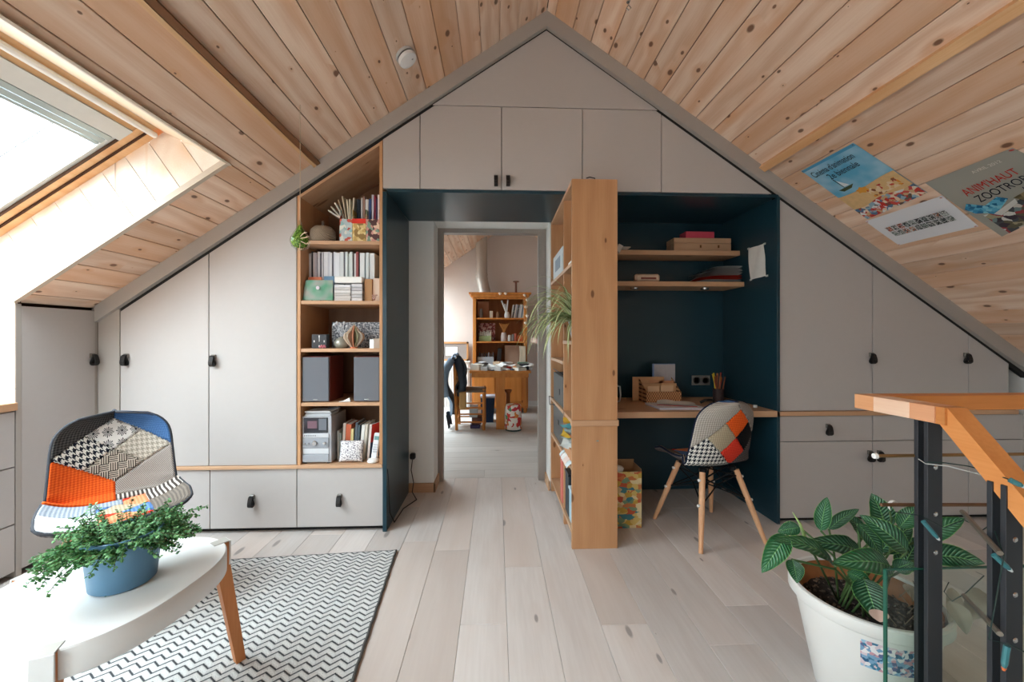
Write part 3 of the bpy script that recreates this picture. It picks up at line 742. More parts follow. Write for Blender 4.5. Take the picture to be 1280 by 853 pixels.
def make_chair(label, loc, rz, piping):
    t = thing('shell_chair', label, 'chair', loc, rz)
    m = MB(); m.grid(lambda a, b: shell_pt(-1+2*a, b, 0.0), 30, 50); shell = m.build('seat_shell', plain((60,58,58), .7), t, local=True, smooth=True)
    patches(shell, front_fn, FM_, .010); patches(shell, rear_fn, FM_, -.010, True)
    pts = [shell_pt(-1, k/40) for k in range(0, 41)] + [shell_pt(-1+2*k/12, 1) for k in range(1, 12)] + [shell_pt(1, 1-k/40) for k in range(0, 41)] + [shell_pt(1-2*k/12, 0) for k in range(1, 13)]
    m = MB(); m.tube(pts, .0062, 6); m.build('piping', piping, shell, local=True, smooth=True)
    for sx in (-1, 1):
        for sy in (-1, 1):
            top = Vector((sx*.115, sy*.105+.0, .395)); foot = Vector((sx*.215, sy*.215-.0, .0))
            m = MB(); m.tube([top, top.lerp(foot, .5), foot], [.0165, .0165, .0115], 14); m.build('leg', beech, t, local=True, smooth='auto')
            m = MB(); d = (foot-top).normalized()
            for q in (.10, .42):
                m = MB(); c = top.lerp(foot, q); m.tube([c+Vector((sx*.012, 0, 0)), c+Vector((sx*.026, 0, 0))], .008, 8); m.build('bolt_cap', WHITE, t, local=True)
    m = MB()
    for sx in (-1, 1):
        for sy in (-1, 1):
            f = lambda q, a=sx, b=sy: Vector((a*.115, b*.105, .395)).lerp(Vector((a*.215, b*.215, 0)), q)
            m.tube([f(.10)+Vector((0,0,0)), Vector((sx*.07, sy*.08, .412)), Vector((-sx*.07, sy*.08, .412)), f(.10)], .005, 6)
            m.tube([f(.42), Vector((sx*.0, sy*.09, .31)), Vector((-sx*.115, sy*.105, .36))], .004, 6)
            m.tube([f(.42), Vector((sx*.10, sy*0, .31)), Vector((sx*.115, -sy*.105, .36))], .004, 6)
            m.tube([f(.42), Vector((0, 0, .285)), f(.05)*-1+Vector((0,0,.77))], .004, 6)
    tag(m.build('wire_frame', WIRE, t, local=True), kind='stuff')
    for sx in (-1, 1):
        for sy in (-1, 1): m = MB(); m.lathe([(.016, .388), (.022, .392), (.022, .412), (.016, .416)], (sx*.10, sy*.09, 0), 10); m.build('mount', WIRE, t, local=True)
    return t
make_chair('patchwork chair seen from the front, orange, denim and houndstooth back, beside the white round table', (-1.63, 1.79, .012), math.radians(45), plain((58,60,66), .8))
make_chair('patchwork chair seen from behind, orange, red and black diamonds, pushed up to the desk', (1.275, 2.375, 0), math.radians(191.5), F('knit', (20,26,44), (40,46,66)))
# =============== rug ===============
t_ = NT('zigzag woven wool', .95, .1); tc = t_.n('ShaderNodeTexCoord'); sp = t_.n('ShaderNodeSeparateXYZ', i0=tc.outputs['Object'])
nz = t_.n('ShaderNodeTexNoise', Vector=tc.outputs['Object'], Scale=6.0).outputs[0]; nf = t_.n('ShaderNodeTexNoise', Vector=tc.outputs['Object'], Scale=220.0).outputs[0]
xx = t_.math('ADD', sp.outputs[0], t_.math('MULTIPLY', nz, .012)); yy = t_.math('ADD', sp.outputs[1], t_.math('MULTIPLY', nf, .004))
tri = t_.math('ABSOLUTE', t_.math('SUBTRACT', t_.math('FLOORED_MODULO', t_.math('DIVIDE', xx, .060), 1.0), .5))
fr = t_.math('FLOORED_MODULO', t_.math('SUBTRACT', t_.math('DIVIDE', yy, .031), t_.math('MULTIPLY', tri, 1.5)), 1.0)
line = t_.n('ShaderNodeMapRange', i0=t_.math('ABSOLUTE', t_.math('SUBTRACT', fr, .5)), i1=.08, i2=.17, i3=1.0, i4=0.0).outputs[0]
t_.col(t_.mix(line, t_.mix(nf, lin((176,174,170)), lin((226,226,224))), lin((78,80,84))))
t_.bump(t_.math('ADD', t_.math('MULTIPLY', t_.math('SINE', t_.math('MULTIPLY', fr, 2*PI)), .5), nf), .8, .004)
RUG = t_.m
rc = Vector((-.545, 2.207, 0)); ra = math.radians(4.0); L = 1.42; H = 2.0
MR = Matrix.Translation((rc.x, rc.y, 0)) @ Matrix.Rotation(ra, 4, 'Z')
rt = thing('rug', 'flat woven rug with grey and white zigzag pattern under the round table', 'rug', (rc.x-L/2, rc.y-H/2, 0))
m = MB(); m.box(-L, 0, -H, 0, .0005, .009); o = m.build('weave', RUG, rt, local=True, M=MR)
m = MB()
def edge(a, b, n=60): 
    return [Vector((a[0]+(b[0]-a[0])*i/n + .0015*math.sin(i*2.1), a[1]+(b[1]-a[1])*i/n+.0015*math.cos(i*1.7), .0065)) for i in range(n+1)]
m.tube(edge((0, 0), (0, -H)), .0055, 6); m.tube(edge((0, 0), (-L, 0)), .004, 6); m.build('binding', F('knit', (50,50,52), (120,118,114)), rt, local=True, M=MR)
# =============== round table ===============
TC = Vector((-1.118, 1.204)); TH = .46
tb = thing('side_table', 'white low table with rounded triangular top and three wooden legs on the rug', 'table', (TC.x, TC.y, .009))
def tr(th): return .264 + .020*math.cos(3*(th-math.radians(54)))
m = MB(); N = 96; prof = [(1.0, TH-.004), (.985, TH), (.90, TH), (.0, TH)]
def tring(k, z): return [(TC.x+tr(2*PI*i/N)*k*math.cos(2*PI*i/N), TC.y+tr(2*PI*i/N)*k*math.sin(2*PI*i/N), z) for i in range(N)]
R = [[m.bm.verts.new(p) for p in tring(k, z)] for k, z in ((.5, TH-.072), (.988, TH-.072), (1.0, TH-.068), (1.0, TH-.004), (.988, TH), (.5, TH))]
for A, B in zip(R, R[1:]):
    for i in range(N): m.bm.faces.new((A[i], A[(i+1)%N], B[(i+1)%N], B[i]))
m.bm.faces.new(R[0][::-1]); m.bm.faces.new(R[-1]); m.build('tabletop', plain((226,226,224), .28, spec=.5, noise=.01), tb, smooth='auto')
tblw = wood('warm beech leg', (186,116,66), (120,70,40), (200,132,82), axis=2, knots=False, rnd_amt=.2)
for th in (54, -68, 172):
    a = math.radians(th); d = Vector((math.cos(a), math.sin(a), 0)); s = Vector((-d.y, d.x, 0)); rr = tr(a)
    top = Vector((TC.x, TC.y, 0))+d*(rr-.006); foot = Vector((TC.x, TC.y, 0))+d*(rr+.052)
    m = MB(); vs = []
    for (c, z, w, dd) in ((top, TH-.001, .019, .020), (top, TH-.075, .019, .021), (foot, .010, .013, .015)):
        vs.append([m.bm.verts.new(c+s*x*w+d*y*dd+Vector((0,0,z))) for x, y in ((-1,-1),(1,-1),(1,1),(-1,1))])
    for A, B in zip(vs, vs[1:]):
        for i in range(4): m.bm.faces.new((A[i], A[(i+1)%4], B[(i+1)%4], B[i]))
    m.bm.faces.new(vs[0][::-1]); m.bm.faces.new(vs[-1]); m.build('leg', tblw, tb)
    m = MB(); MM = Matrix.Translation(top+Vector((0,0,TH))) @ Matrix.Rotation(a, 4, 'Z'); m.box(-.026, .021, -.019, .019, -.003, .0018, MM, bev=.001); m.build('leg_cap', plain((176,172,164), .5), tb)
    m = MB(); m.box(.017, .0225, -.021, .021, -.082, .0015, MM, bev=.001); m.build('leg_bracket', plain((216,216,214), .4), tb)
# blue pot with trailing thyme-like plant
PB = Vector((-1.080, 1.205, TH+.002))
pt = thing('potted_herb', 'bushy small-leaved green plant in a blue pot on the white round table', 'potted plant', tuple(PB))
m = MB(); m.lathe([(.0, 0), (.070, 0), (.074, .004), (.086, .125), (.090, .128), (.091, .146), (.087, .148), (.083, .138), (.08, .12), (0, .12)], PB, 40, cap=False); m.build('pot', plain((92,134,164), .45, noise=.06, sc=14), pt, smooth='auto')
m = MB(); m.lathe([(0, .121), (.080, .121), (.080, .126), (0, .128)], PB, 24, cap=False); m.build('soil', plain((60,48,38), .95, noise=.4, sc=120), pt)
GH = NT('herb leaf', .6, .3); rr = GH.n('ShaderNodeNewGeometry').outputs['Random Per Island']; GH.col(GH.ramp(rr, [(0, (52,98,58)), (.5, (84,140,82)), (1, (128,176,118))]))
GH.b.inputs['Subsurface Weight'].default_value = 0
r_ = random.Random(11); m = MB(); ms = MB()
def leaflet(m, p, d, n, L, w):
    s = d.cross(n).normalized(); a = p; b = p+d*L*.5+s*w; c = p+d*L+n*(-L*.12); e = p+d*L*.5-s*w
    q = p+d*L*.5+n*L*.10
    A, B, Cc, E, Q = [m.bm.verts.new(x) for x in (a, b, c, e, q)]
    m.bm.faces.new((A, B, Q)); m.bm.faces.new((B, Cc, Q)); m.bm.faces.new((Cc, E, Q)); m.bm.faces.new((E, A, Q))
for k in range(300):
    an = r_.uniform(0, 2*PI); r0 = .075*math.sqrt(r_.random()); p = PB+Vector((r0*math.cos(an), r0*math.sin(an), .125))
    el = r_.uniform(.2, 1.4) if r0 < .05 else r_.uniform(.0, .9)
    L = r_.uniform(.045, .095)
    lat = Vector((math.cos(an), math.sin(an), 0))
    # the plant spreads wider to its left and right sides in the picture (across the view)
    wide = 1+.45*abs(lat.dot(Vector((.75, .66, 0))))
    d = lat*math.cos(el)*wide+Vector((0, 0, math.sin(el)*.75)); pts = [p]; n = int(L*wide/.0075)
    for i in range(n):
        d = (d+Vector((r_.gauss(0, .10), r_.gauss(0, .10), -.05))).normalized(); p = p+d*.0075
        if p.z < PB.z+.09 and (p-PB).xy.length < .11: break
        pts.append(p)
        up = Vector((0,0,1)); sd = d.cross(up)
        if sd.length < .1: sd = Vector((1,0,0))
        sd.normalize()
        for q in range(3):
            ph = r_.uniform(0, 2*PI); dd = (sd*math.cos(ph)+sd.cross(d)*math.sin(ph)+d*.35).normalized()
            leaflet(m, p, dd, (up*.8+dd*.0+sd*r_.uniform(-.4, .4)).normalized(), r_.uniform(.007, .012), r_.uniform(.0038, .0055))
    if len(pts) > 2: ms.tube(pts, .0009, 3, cap=False)
tag(m.build('foliage', GH.m, pt, fixn=False), kind='stuff'); tag(ms.build('stems', plain((90,84,52), .8), pt), kind='stuff')
q = onz(143, 739, TH); m = MB()
for k in range(9):
    a = k*.7; leaflet(m, Vector((q.x+.008*math.cos(a)*(k%3), q.y+.007*math.sin(a)*(k % 4), TH+.002)), Vector((math.cos(a), math.sin(a), .2)).normalized(), Vector((0,0,1)), .011, .005)
one(m, 'fallen_sprig', GH.m, 'tiny fallen green sprig on the white table in front of the blue pot', 'leaf')
# =============== railing ===============
rl = thing('stair_railing', 'orange wooden handrail on black steel flat-bar posts at the right foreground', 'railing', (1.11, .95, 0))
RZ = 1.0; RX = 1.085
lam = [wood('rail lamella', c1, (150,90,50), c2, axis=1, knots=False, rnd_amt=.4, fine=.6) for c1, c2 in (((226,160,112), (240,178,130)), ((232,190,160), (242,206,180)), ((222,158,116), (234,174,134)))]
# short rail towards the camera, three glued staves
ye = [1.165, 1.105, 1.005, .945]
for k in range(3):
    m = MB(); m.box(RX-.004+.0, RX+.052, ye[k+1], ye[k], RZ-.042, RZ-.0, bev=.0008); m.build('rail_stave', lam[k], rl)
m = MB(); m.box(RX+.05, 2.4, 1.115, 1.165, RZ-.042, RZ); m.build('rail', railw, rl)
ry = wood('oiled ash rail down', (212,134,70), (150,90,50), (226,152,88), axis=1, knots=False, rnd_amt=.3, fine=.6)
m = MB(); a = math.radians(49); h = .048
def RP(y, z): return (y, z)
y0, z0 = .99, RZ-.0; y1, z1 = .56, RZ-(.99-.56)*math.tan(a)*1.0
m.prism([(.952, RZ-.001), (.945, RZ-.040), (.945-.45, RZ-.040-.45*math.tan(a)), (.945-.45+.0, RZ+.022-.45*math.tan(a)), (.925, RZ-.001)], RX+.006, RX+.056, axis='X')
m.build('sloping_rail', ry, rl)
m = MB(); m.box(RX+.0, RX+.058, .925, .950, RZ-.043, RZ-.0005); m.build('rail_joint', pine_b, rl)
def post(y, zt, zb, dx=0.0):
    for k, yy in enumerate((y+.029, y+.005)):
        m = MB(); m.box(RX+.002+dx, RX+.041+dx, yy-.005, yy+.005, zb, zt, bev=.0008); m.build('post_bar', STEEL, rl)
        for zz in (zt-.115, zt-.233, zt-.33):
            mm = MB(); mm.lathe([(0, .0025), (.0035, .0025), (.006, .001), (.006, 0)], (RX+.022+dx, yy-.005, zz), 12, Matrix.Rotation(PI/2, 4, 'X'), cap=False)
            if k: mm.build('bolt', CHROME, rl)
post(.965, RZ-.043, -.25); post(.8105, .853, -.35, .0)
m = MB()
m.tube([(.985, 1.0, .862), (1.40, 1.0, .862)], .0045, 8); m.build('brass_rod', plain((150,120,80), .35, .7), rl)
m = MB(); m.lathe([(0, -.004), (.007, -.003), (.008, .004), (.0, .005)], (.983, 1.0, .862), 10, Matrix.Rotation(PI/2, 4, 'Y'), cap=False); m.build('rod_cap', WHITE, rl)
m = MB(); m.tube([(1.0, 1.0, .735), (1.75, 1.0, .722)], .0048, 8); m.build('brass_rod', plain((120,90,66), .4, .6), rl)
for (pa, pb) in (((1203, 640), (1250, 692)), ((1205, 745), (1250, 793))):
    A, B = at(*pa, .93), at(*pb, .79); m = MB(); m.tube([A, B], .0055, 8); m.build('stair_rod', plain((150,142,130), .3, .7), rl)
m = MB(); m.box(1.002, 1.55, .985, .993, -.35, .572); gl = m.build('glass_panel', GLASS, rl)
m = MB(); m.box(.998, 1.002, .985, .993, -.35, .573); m.box(1.002, 1.55, .985, .993, .572, .5745); m.build('glass_edge', plain((40,96,78), .15, noise=.1), rl)
# string of lights wound through the railing
st = thing('string_lights', 'thin cable with small teal and orange lights wound through the railing', 'string lights', (1.11, .9, .8))
TEAL = plain((60,118,124), .35); CORD = plain((30,50,46), .6)
def pp_(l, Y): return [at(a, b, y) for (a, b, y) in l]
m = MB(); m.tube(pp_([(1148, 574, .96), (1157, 580, .955), (1185, 583, .93), (1220, 592, .9), (1240, 598, .86), (1252, 606, .83), (1268, 612, .80)], 0), .0012, 5); m.build('cord', plain((190,190,186), .6), st)
m = MB(); m.tube(pp_([(1158, 578, .955), (1182, 579, .93), (1210, 583, .9), (1230, 588, .88), (1262, 600, .8)], 0), .0014, 5)
m.tube(pp_([(1118, 640, .97), (1150, 645, .955), (1180, 660, .94), (1205, 650, .92), (1228, 663, .88), (1240, 655, .85), (1255, 695, .79), (1243, 762, .77), (1236, 800, .77), (1262, 806, .75), (1280, 815, .74)], 0), .0013, 5)
m.tube(pp_([(1230, 720, .9), (1207, 742, .93), (1190, 752, .95), (1180, 740, .96), (1186, 728, .97)], 0), .0011, 5); m.build('cord', CORD, st)
for (a, b, ya, yb, tip) in (((1226, 590), (1246, 602), .87, .85, 0), ((1154, 652), (1172, 673), .95, .94, 0), ((1242, 694), (1262, 712), .80, .79, 0), ((1259, 808), (1255, 835), .76, .76, 1), ((1262, 600), (1278, 608), .76, .75, 0)):
    A, B = at(*a, ya), at(*b, yb); m = MB(); m.tube([A, A.lerp(B, .8), B], [.0052, .0052, .003], 8); bl = m.build('light_socket', TEAL, st)
    m = MB(); e = B+(B-A).normalized()*.006; m.tube([B, e], [.004, .002], 8); m.build('light_tip', plain((214,110,60), .4) if tip else plain((210,214,214), .3), bl)
# =============== big potted plant ===============
PC = Vector((1.205, 1.265, 0)); PH = .345; PR = .205
bp = thing('potted_plant', 'large glossy-leaved plant in a white plastic pot behind the glass of the railing', 'potted plant', tuple(PC))
m = MB(); m.lathe([(0, 0), (.125, 0), (.13, .006), (PR-.018, PH-.045), (PR-.004, PH-.040), (PR, PH-.035), (PR, PH-.004), (PR-.004, PH), (PR-.014, PH), (PR-.022, PH-.03), (PR-.045, PH-.07), (0, PH-.065)], PC, 64, cap=False); m.build('pot', plain((226,224,220), .5, noise=.04, sc=8), bp, smooth='auto')
m = MB(); m.lathe([(PR-.024, PH-.006), (PR-.0225, PH-.03), (PR-.045, PH-.068), (PR-.06, PH-.07)], PC, 48, cap=False); m.build('inner_stain', plain((150,96,56), .8, noise=.5, sc=18), bp, smooth=True)
r_ = random.Random(5)
m = MB(); m.grid(lambda a, b: PC+Vector(((PR-.038)*b*math.cos(2*PI*a), (PR-.038)*b*math.sin(2*PI*a), PH-.062+r_.uniform(-.004, .006))), 40, 14); m.build('soil', plain((46,38,34), .95, noise=.6, sc=160, bump=.6), bp)
m = MB()
for k in range(260):
    a = r_.uniform(0, 2*PI); q = (PR-.045)*math.sqrt(r_.random()); s = r_.uniform(.002, .006)
    m.box(-s, s, -s*.7, s*.7, -s*.5, s*.5, Matrix.Translation(PC+Vector((q*math.cos(a), q*math.sin(a), PH-.058))) @ Matrix.Rotation(r_.uniform(0, 3), 4, 'Z') @ Matrix.Rotation(r_.uniform(0, 1), 4, 'X'))
tag(m.build('bark_chips', plain((96,84,74), .9, noise=.5), bp), kind='stuff')
# printed label on the pot, wrapped round its wall
def potw(th, z): r = .13+(PR-.018-.13)*(z-.006)/(PH-.051)+.0012; return PC+Vector((r*math.cos(th), r*math.sin(th), z))
th0 = math.radians(-136); th1 = math.radians(-84)
m = MB(); m.grid(lambda u, v: potw(th0+(th1-th0)*u, PH-.150+.088*v), 24, 4); m.build('printed_label', splotch('pot label print', [(214,196,202), (60,120,150), (150,190,214), (120,160,190), (200,150,160), (40,90,124), (230,226,226), (90,100,140)], 60.0, stretch=(1,1,1)), bp, smooth=True)
# leaves
LF = NT('veined leaf', .32, .5); uv = LF.n('ShaderNodeTexCoord').outputs['UV']; s = LF.n('ShaderNodeSeparateXYZ', i0=uv)
cx = LF.math('ABSOLUTE', LF.math('SUBTRACT', s.outputs[0], .5))
vein = LF.math('SINE', LF.math('MULTIPLY', LF.math('SUBTRACT', s.outputs[1], LF.math('MULTIPLY', cx, .42)), 78.0))
vm = LF.n('ShaderNodeMapRange', i0=vein, i1=.15, i2=.9).outputs[0]
nz = LF.n('ShaderNodeTexNoise', Vector=uv, Scale=5.0).outputs[0]
fade = LF.n('ShaderNodeMapRange', i0=cx, i1=.40, i2=.28).outputs[0]
c = LF.mix(LF.math('MULTIPLY', LF.math('MULTIPLY', vm, fade), LF.n('ShaderNodeMapRange', i0=nz, i1=.35, i2=.65, i3=.25, i4=.95).outputs[0]), LF.mix(LF.rnd(), lin((16,66,38)), lin((34,100,56))), lin((128,178,146)))
mid = LF.math('LESS_THAN', cx, .018); c = LF.mix(mid, c, lin((120,176,110))); edge_ = LF.math('GREATER_THAN', cx, .475); c = LF.mix(edge_, c, lin((120,170,90)))
LF.col(c); LF.bump(vein, .5, .004)
DRY = plain((150,136,122), .8, noise=.2); YEL = None
def leaf(base, tip, width, parent, mat=None, bend=.12, nrm=None, fold=.18, stem=None, name='leaf', nu=8, nv=14):
    base, tip = Vector(base), Vector(tip); ax = tip-base; L = ax.length; d = ax.normalized()
    n = Vector(nrm) if nrm is not None else Vector((-.25, -.75, .75)); n = (n-d*n.dot(d)).normalized(); s = d.cross(n)
    def f(u, v):
        w = width*.5*(math.sin(PI*min(1, v**.78))**.72)*(1-.15*v); x = (u-.5)*2
        rip = .02*L*math.sin(v*22)*abs(x)*.4
        return base+ax*v+s*(x*w)+n*(bend*L*math.sin(PI*v)+fold*abs(x)*w+rip)-Vector((0,0,1))*bend*L*.6*v*v
    m = MB(); m.grid(f, nu, nv); o = m.build(name, mat or LF.m, parent, smooth=True, fixn=False)
    return o
def stem(pts, r, parent, mat, name='stem'): m = MB(); m.tube(pts, r, 6); return m.build(name, mat, parent, smooth=True)
STG = plain((70,96,52), .6)
lv = [((1042, 706), (966, 668), 1.20, 1.14, 27), ((984, 670), (952, 713), 1.16, 1.12, 27), ((1026, 664), (1034, 619), 1.28, 1.30, 19), ((1076, 690), (1006, 672), 1.26, 1.22, 26),
      ((1113, 708), (1040, 698), 1.16, 1.12, 34), ((1134, 690), (1074, 640), 1.14, 1.18, 30), ((1106, 662), (1089, 614), 1.30, 1.32, 32), ((1072, 655), (1102, 696), 1.22, 1.17, 28),
      ((1080, 724), (1098, 776), 1.18, 1.08, 36), ((1124, 660), (1148, 630), 1.26, 1.26, 22), ((1118, 712), (1142, 702), 1.16, 1.14, 20), ((1150, 676), (1206, 645), 1.25, 1.20, 26),
      ((1160, 696), (1232, 702), 1.20, 1.10, 34), ((990, 700), (996, 728), 1.16, 1.12, 22), ((1036, 662), (1074, 634), 1.30, 1.28, 15), ((1000, 660), (972, 664), 1.34, 1.36, 18),
      ((1060, 716), (1092, 734), 1.22, 1.18, 22), ((1100, 690), (1140, 655), 1.30, 1.28, 30), ((1125, 715), (1150, 668), 1.28, 1.30, 28), ((1078, 672), (1056, 640), 1.34, 1.36, 22)]
root0 = PC+Vector((-.02, 0, PH-.06))
for k, (a, b, ya, yb, w) in enumerate(lv):
    A, B = at(*a, ya), at(*b, yb); ww = w/500*((ya+yb)/2)
    leaf(A, B, ww*1.02, bp, bend=.10 if k != 8 else .04, nrm=(-.35+.3*math.sin(k*2.1), -.62, .72+.2*math.cos(k)))
    st0 = root0+Vector((.05*math.cos(k*2.4), .05*math.sin(k*2.4), 0)); mid_ = st0.lerp(A, .5)+Vector((0, 0, .05)); stem([st0, mid_, A], .0035, bp, STG)
stem([at(1006, 672, 1.2), at(1000, 655, 1.2), at(991, 641, 1.2)], [.006, .004, .0012], bp, plain((150,176,110), .5), 'rolled_leaf')
leaf(at(1096, 762, 1.09), at(1100, 778, 1.075), .05, bp, mat=plain((196,164,150), .7, noise=.15), bend=.02, name='dry_leaf_tip')
fl = at(1117, 633, 1.2); m = MB(); m.grid(lambda u, v: fl+Vector((.016*math.cos(PI*1.3*v+.3), .010*(u-.5)*math.sin(PI*v), .017*math.sin(PI*1.3*v+.3))), 6, 14); m.build('flower', plain((236,232,226), .6), bp, smooth=True)
stem([root0, at(1112, 690, 1.2), at(1114, 648, 1.2), at(1112, 640, 1.2)], .0028, bp, STG)
for (a, b, ya, yb, w) in (((1186, 752), (1208, 790), 1.06, 1.02, 24), ((1232, 742), (1202, 770), 1.12, 1.10, 30), ((1190, 735), (1186, 775), 1.12, 1.10, 18), ((1130, 730), (1148, 755), 1.2, 1.16, 16)):
    A, B = at(*a, ya), at(*b, yb); leaf(A, B, w/500*1.1, bp, mat=DRY, bend=.2, name='withered_leaf')
m = MB()
for k in range(24):
    a = at(r_.uniform(1115, 1200), r_.uniform(742, 790), r_.uniform(1.1, 1.2)); m.tube([a, a+Vector((r_.uniform(-.03, .03), r_.uniform(-.02, .02), r_.uniform(.01, .05)))], .0012, 4)
tag(m.build('dead_stalks', plain((120,104,84), .9, noise=.2), bp), kind='stuff')
# =============== contents of the bookcase ===============
r_ = random.Random(21)
BXI = (bx0+.018, bx1-.018)
def book(x, y, z, w, h, dp, c, label, group, name='book', lean=0.0, rz=0.0, detail=True, parent=None):
    # spine faces -Y; base centre of the spine at x, y, z
    t = thing(name, label, name, (x, y, z), rz, group); t.rotation_euler = (0, lean, rz)
    m = MB(); cv = plain(c, .6, noise=.03); k = min(.0016, w*.12)
    m.box(-w/2, w/2, 0, .0015, 0, h); m.box(-w/2, -w/2+k, .0015, dp, 0, h); m.box(w/2-k, w/2, .0015, dp, 0, h)
    m.build('cover', cv, t, local=True)
    m = MB(); m.box(-w/2+k, w/2-k, .002, dp-.004, .002, h-.003); m.build('pages', PAPER, t, local=True)
    return t
def lab(c):
    r, g, b = c
    if max(c)-min(c) < 24: return 'black' if r < 60 else ('dark grey' if r < 120 else ('grey' if r < 190 else 'white'))
    if r >= g and r >= b: return ('orange' if g > 90 and b < 90 else ('red' if g < 100 else ('pink' if b > g-10 else 'beige')))
    if b > r and b >= g-10: return 'dark blue' if b < 110 else 'light blue'
    return 'green'
ORD = ['first','second','third','fourth','fifth','sixth','seventh','eighth','ninth','tenth','eleventh','twelfth','thirteenth','14th','15th','16th','17th','18th','19th','20th','21st','22nd','23rd','24th','25th','26th','27th','28th']
S1, S2, S3, S4, S5 = 1.752, 1.391, 1.103, .778, .406
# --- top shelf: twine ball, magazine files
q = at(402, 301, 2.52); t = thing('twine_ball', 'large ball of beige twine with a wooden peg on the top bookcase shelf', 'twine', (q.x, 2.54, S1))
TW = NT('twine', .9, .1); v = TW.n('ShaderNodeTexCoord').outputs['Object']; s = TW.n('ShaderNodeSeparateXYZ', i0=v)
w1 = TW.math('SINE', TW.math('MULTIPLY', TW.math('ADD', s.outputs[2], TW.math('MULTIPLY', s.outputs[0], .8)), 900.)); w2 = TW.math('SINE', TW.math('MULTIPLY', TW.math('SUBTRACT', s.outputs[2], TW.math('MULTIPLY', s.outputs[0], .7)), 900.))
n_ = TW.n('ShaderNodeTexNoise', Vector=v, Scale=14.0).outputs[0]; h_ = TW.mix(TW.math('GREATER_THAN', n_, .5), w1, w2)
TW.col(TW.mix(TW.n('ShaderNodeMapRange', i0=h_, i1=-1.0, i2=1.0).outputs[0], lin((140,122,104)), lin((196,180,160)))); TW.bump(h_, .8, .002)
m = MB(); m.lathe([(0, 0), (.062, .001), (.071, .02), (.075, .05), (.071, .083), (.052, .104), (.012, .108), (0, .108)], (q.x, 2.54, S1), 32, cap=False); m.build('wound_twine', TW.m, t, smooth=True)
m = MB(); m.tube([(q.x, 2.54, S1+.09), (q.x, 2.54, S1+.143)], [.010, .008], 10); m.build('peg', plain((96,84,76), .6), t)
files = [(424.5, 440, [(196,206,206), (150,190,190), (226,224,214), (206,96,80), (180,196,200)], 'magazine file with pale floral print on the top bookcase shelf, left of the red one'),
         (440.5, 457, [(214,188,128), (196,164,100), (226,206,150), (150,120,70)], 'magazine file with a yellow map print and red band on the top bookcase shelf'),
         (457.5, 474, [(226,196,170), (130,160,140), (206,150,140), (90,60,60)], 'magazine file with green and peach print at the right end of the top bookcase shelf')]
for k, (a, b, cols, lb) in enumerate(files):
    x0, x1 = fx(a, 2.46), fx(b, 2.46); zt = fz(440, 274, 2.46)
    t = thing('magazine_file', lb, 'magazine file', ((x0+x1)/2, 2.46, S1))
    m = MB(); m.box(x0, x1, 2.46, 2.463, S1, zt); m.box(x0, x0+.002, 2.463, 2.70, S1, zt+.06); m.box(x1-.002, x1, 2.463, 2.70, S1, zt+.06); m.box(x0, x1, 2.70, 2.703, S1, zt+.1); m.box(x0, x1, 2.463, 2.70, S1, S1+.003)
    m.build('printed_box', splotch('file print %d' % k, cols, 34.0), t)
    if k == 1:
        m = MB(); m.box(x0-.001, x1+.001, 2.4585, 2.460, zt-.026, zt+.003); m.build('red_band', plain((220,52,36), .5), t)
mags = [(411.5, 424, 264, 272), (414.5, 426, 259, 272), (419, 429, 254, 272), (424, 431, 251, 272), (428.5, 433, 246, 272), (434, 436, 250, 272), (438, 438.5, 250, 272), (443, 441.5, 248, 272)]
MAGC = [(206,200,190), (196,186,172), (214,206,196), (150,130,110), (186,172,150), (214,204,180), (196,186,164), (206,198,180)]
for k, (tx, bx_, ty, by) in enumerate(mags):
    A, B = at(bx_, by, 2.50), at(tx, ty, 2.50); ln = math.atan2(B.x-A.x, B.z-A.z)
    base = A - (B-A).normalized()*.10; base.z = max(base.z, S1+.016)
    h = (B-base).length
    book(base.x, 2.485+.004*(k%3), base.z, .008, h, .19, MAGC[k], ORD[k]+' from the left of the thin magazines fanned in the floral file', 'magazines fanned in the floral file', 'magazine', lean=ln)
row = [(446.5, 451, 250, (20,30,44)), (451.8, 453.5, 248, (206,204,204)), (454, 456.5, 246, (150,120,110)), (457.2, 461, 250, (216,214,214)), (461.6, 464.5, 249, (56,80,130)), (465, 467.6, 244, (190,190,206)), (468, 470, 245, (140,40,60)), (470.3, 472.2, 249, (64,44,80)), (472.5, 474.6, 244, (226,214,214))]
nm = ['dark navy', 'white', 'brown', 'broad white', 'blue', 'pale lilac', 'crimson', 'deep purple', 'pinkish white']
for k, (a, b, ty, c) in enumerate(row):
    x0, x1 = fx(a, 2.50), fx(b, 2.50); zt = fz(460, ty, 2.50)
    book((x0+x1)/2, 2.492, S1+.004, x1-x0-.0008, zt-S1-.004, .18, c, nm[k]+' magazine standing in the files on the top bookcase shelf', 'magazines on the top shelf', 'magazine')
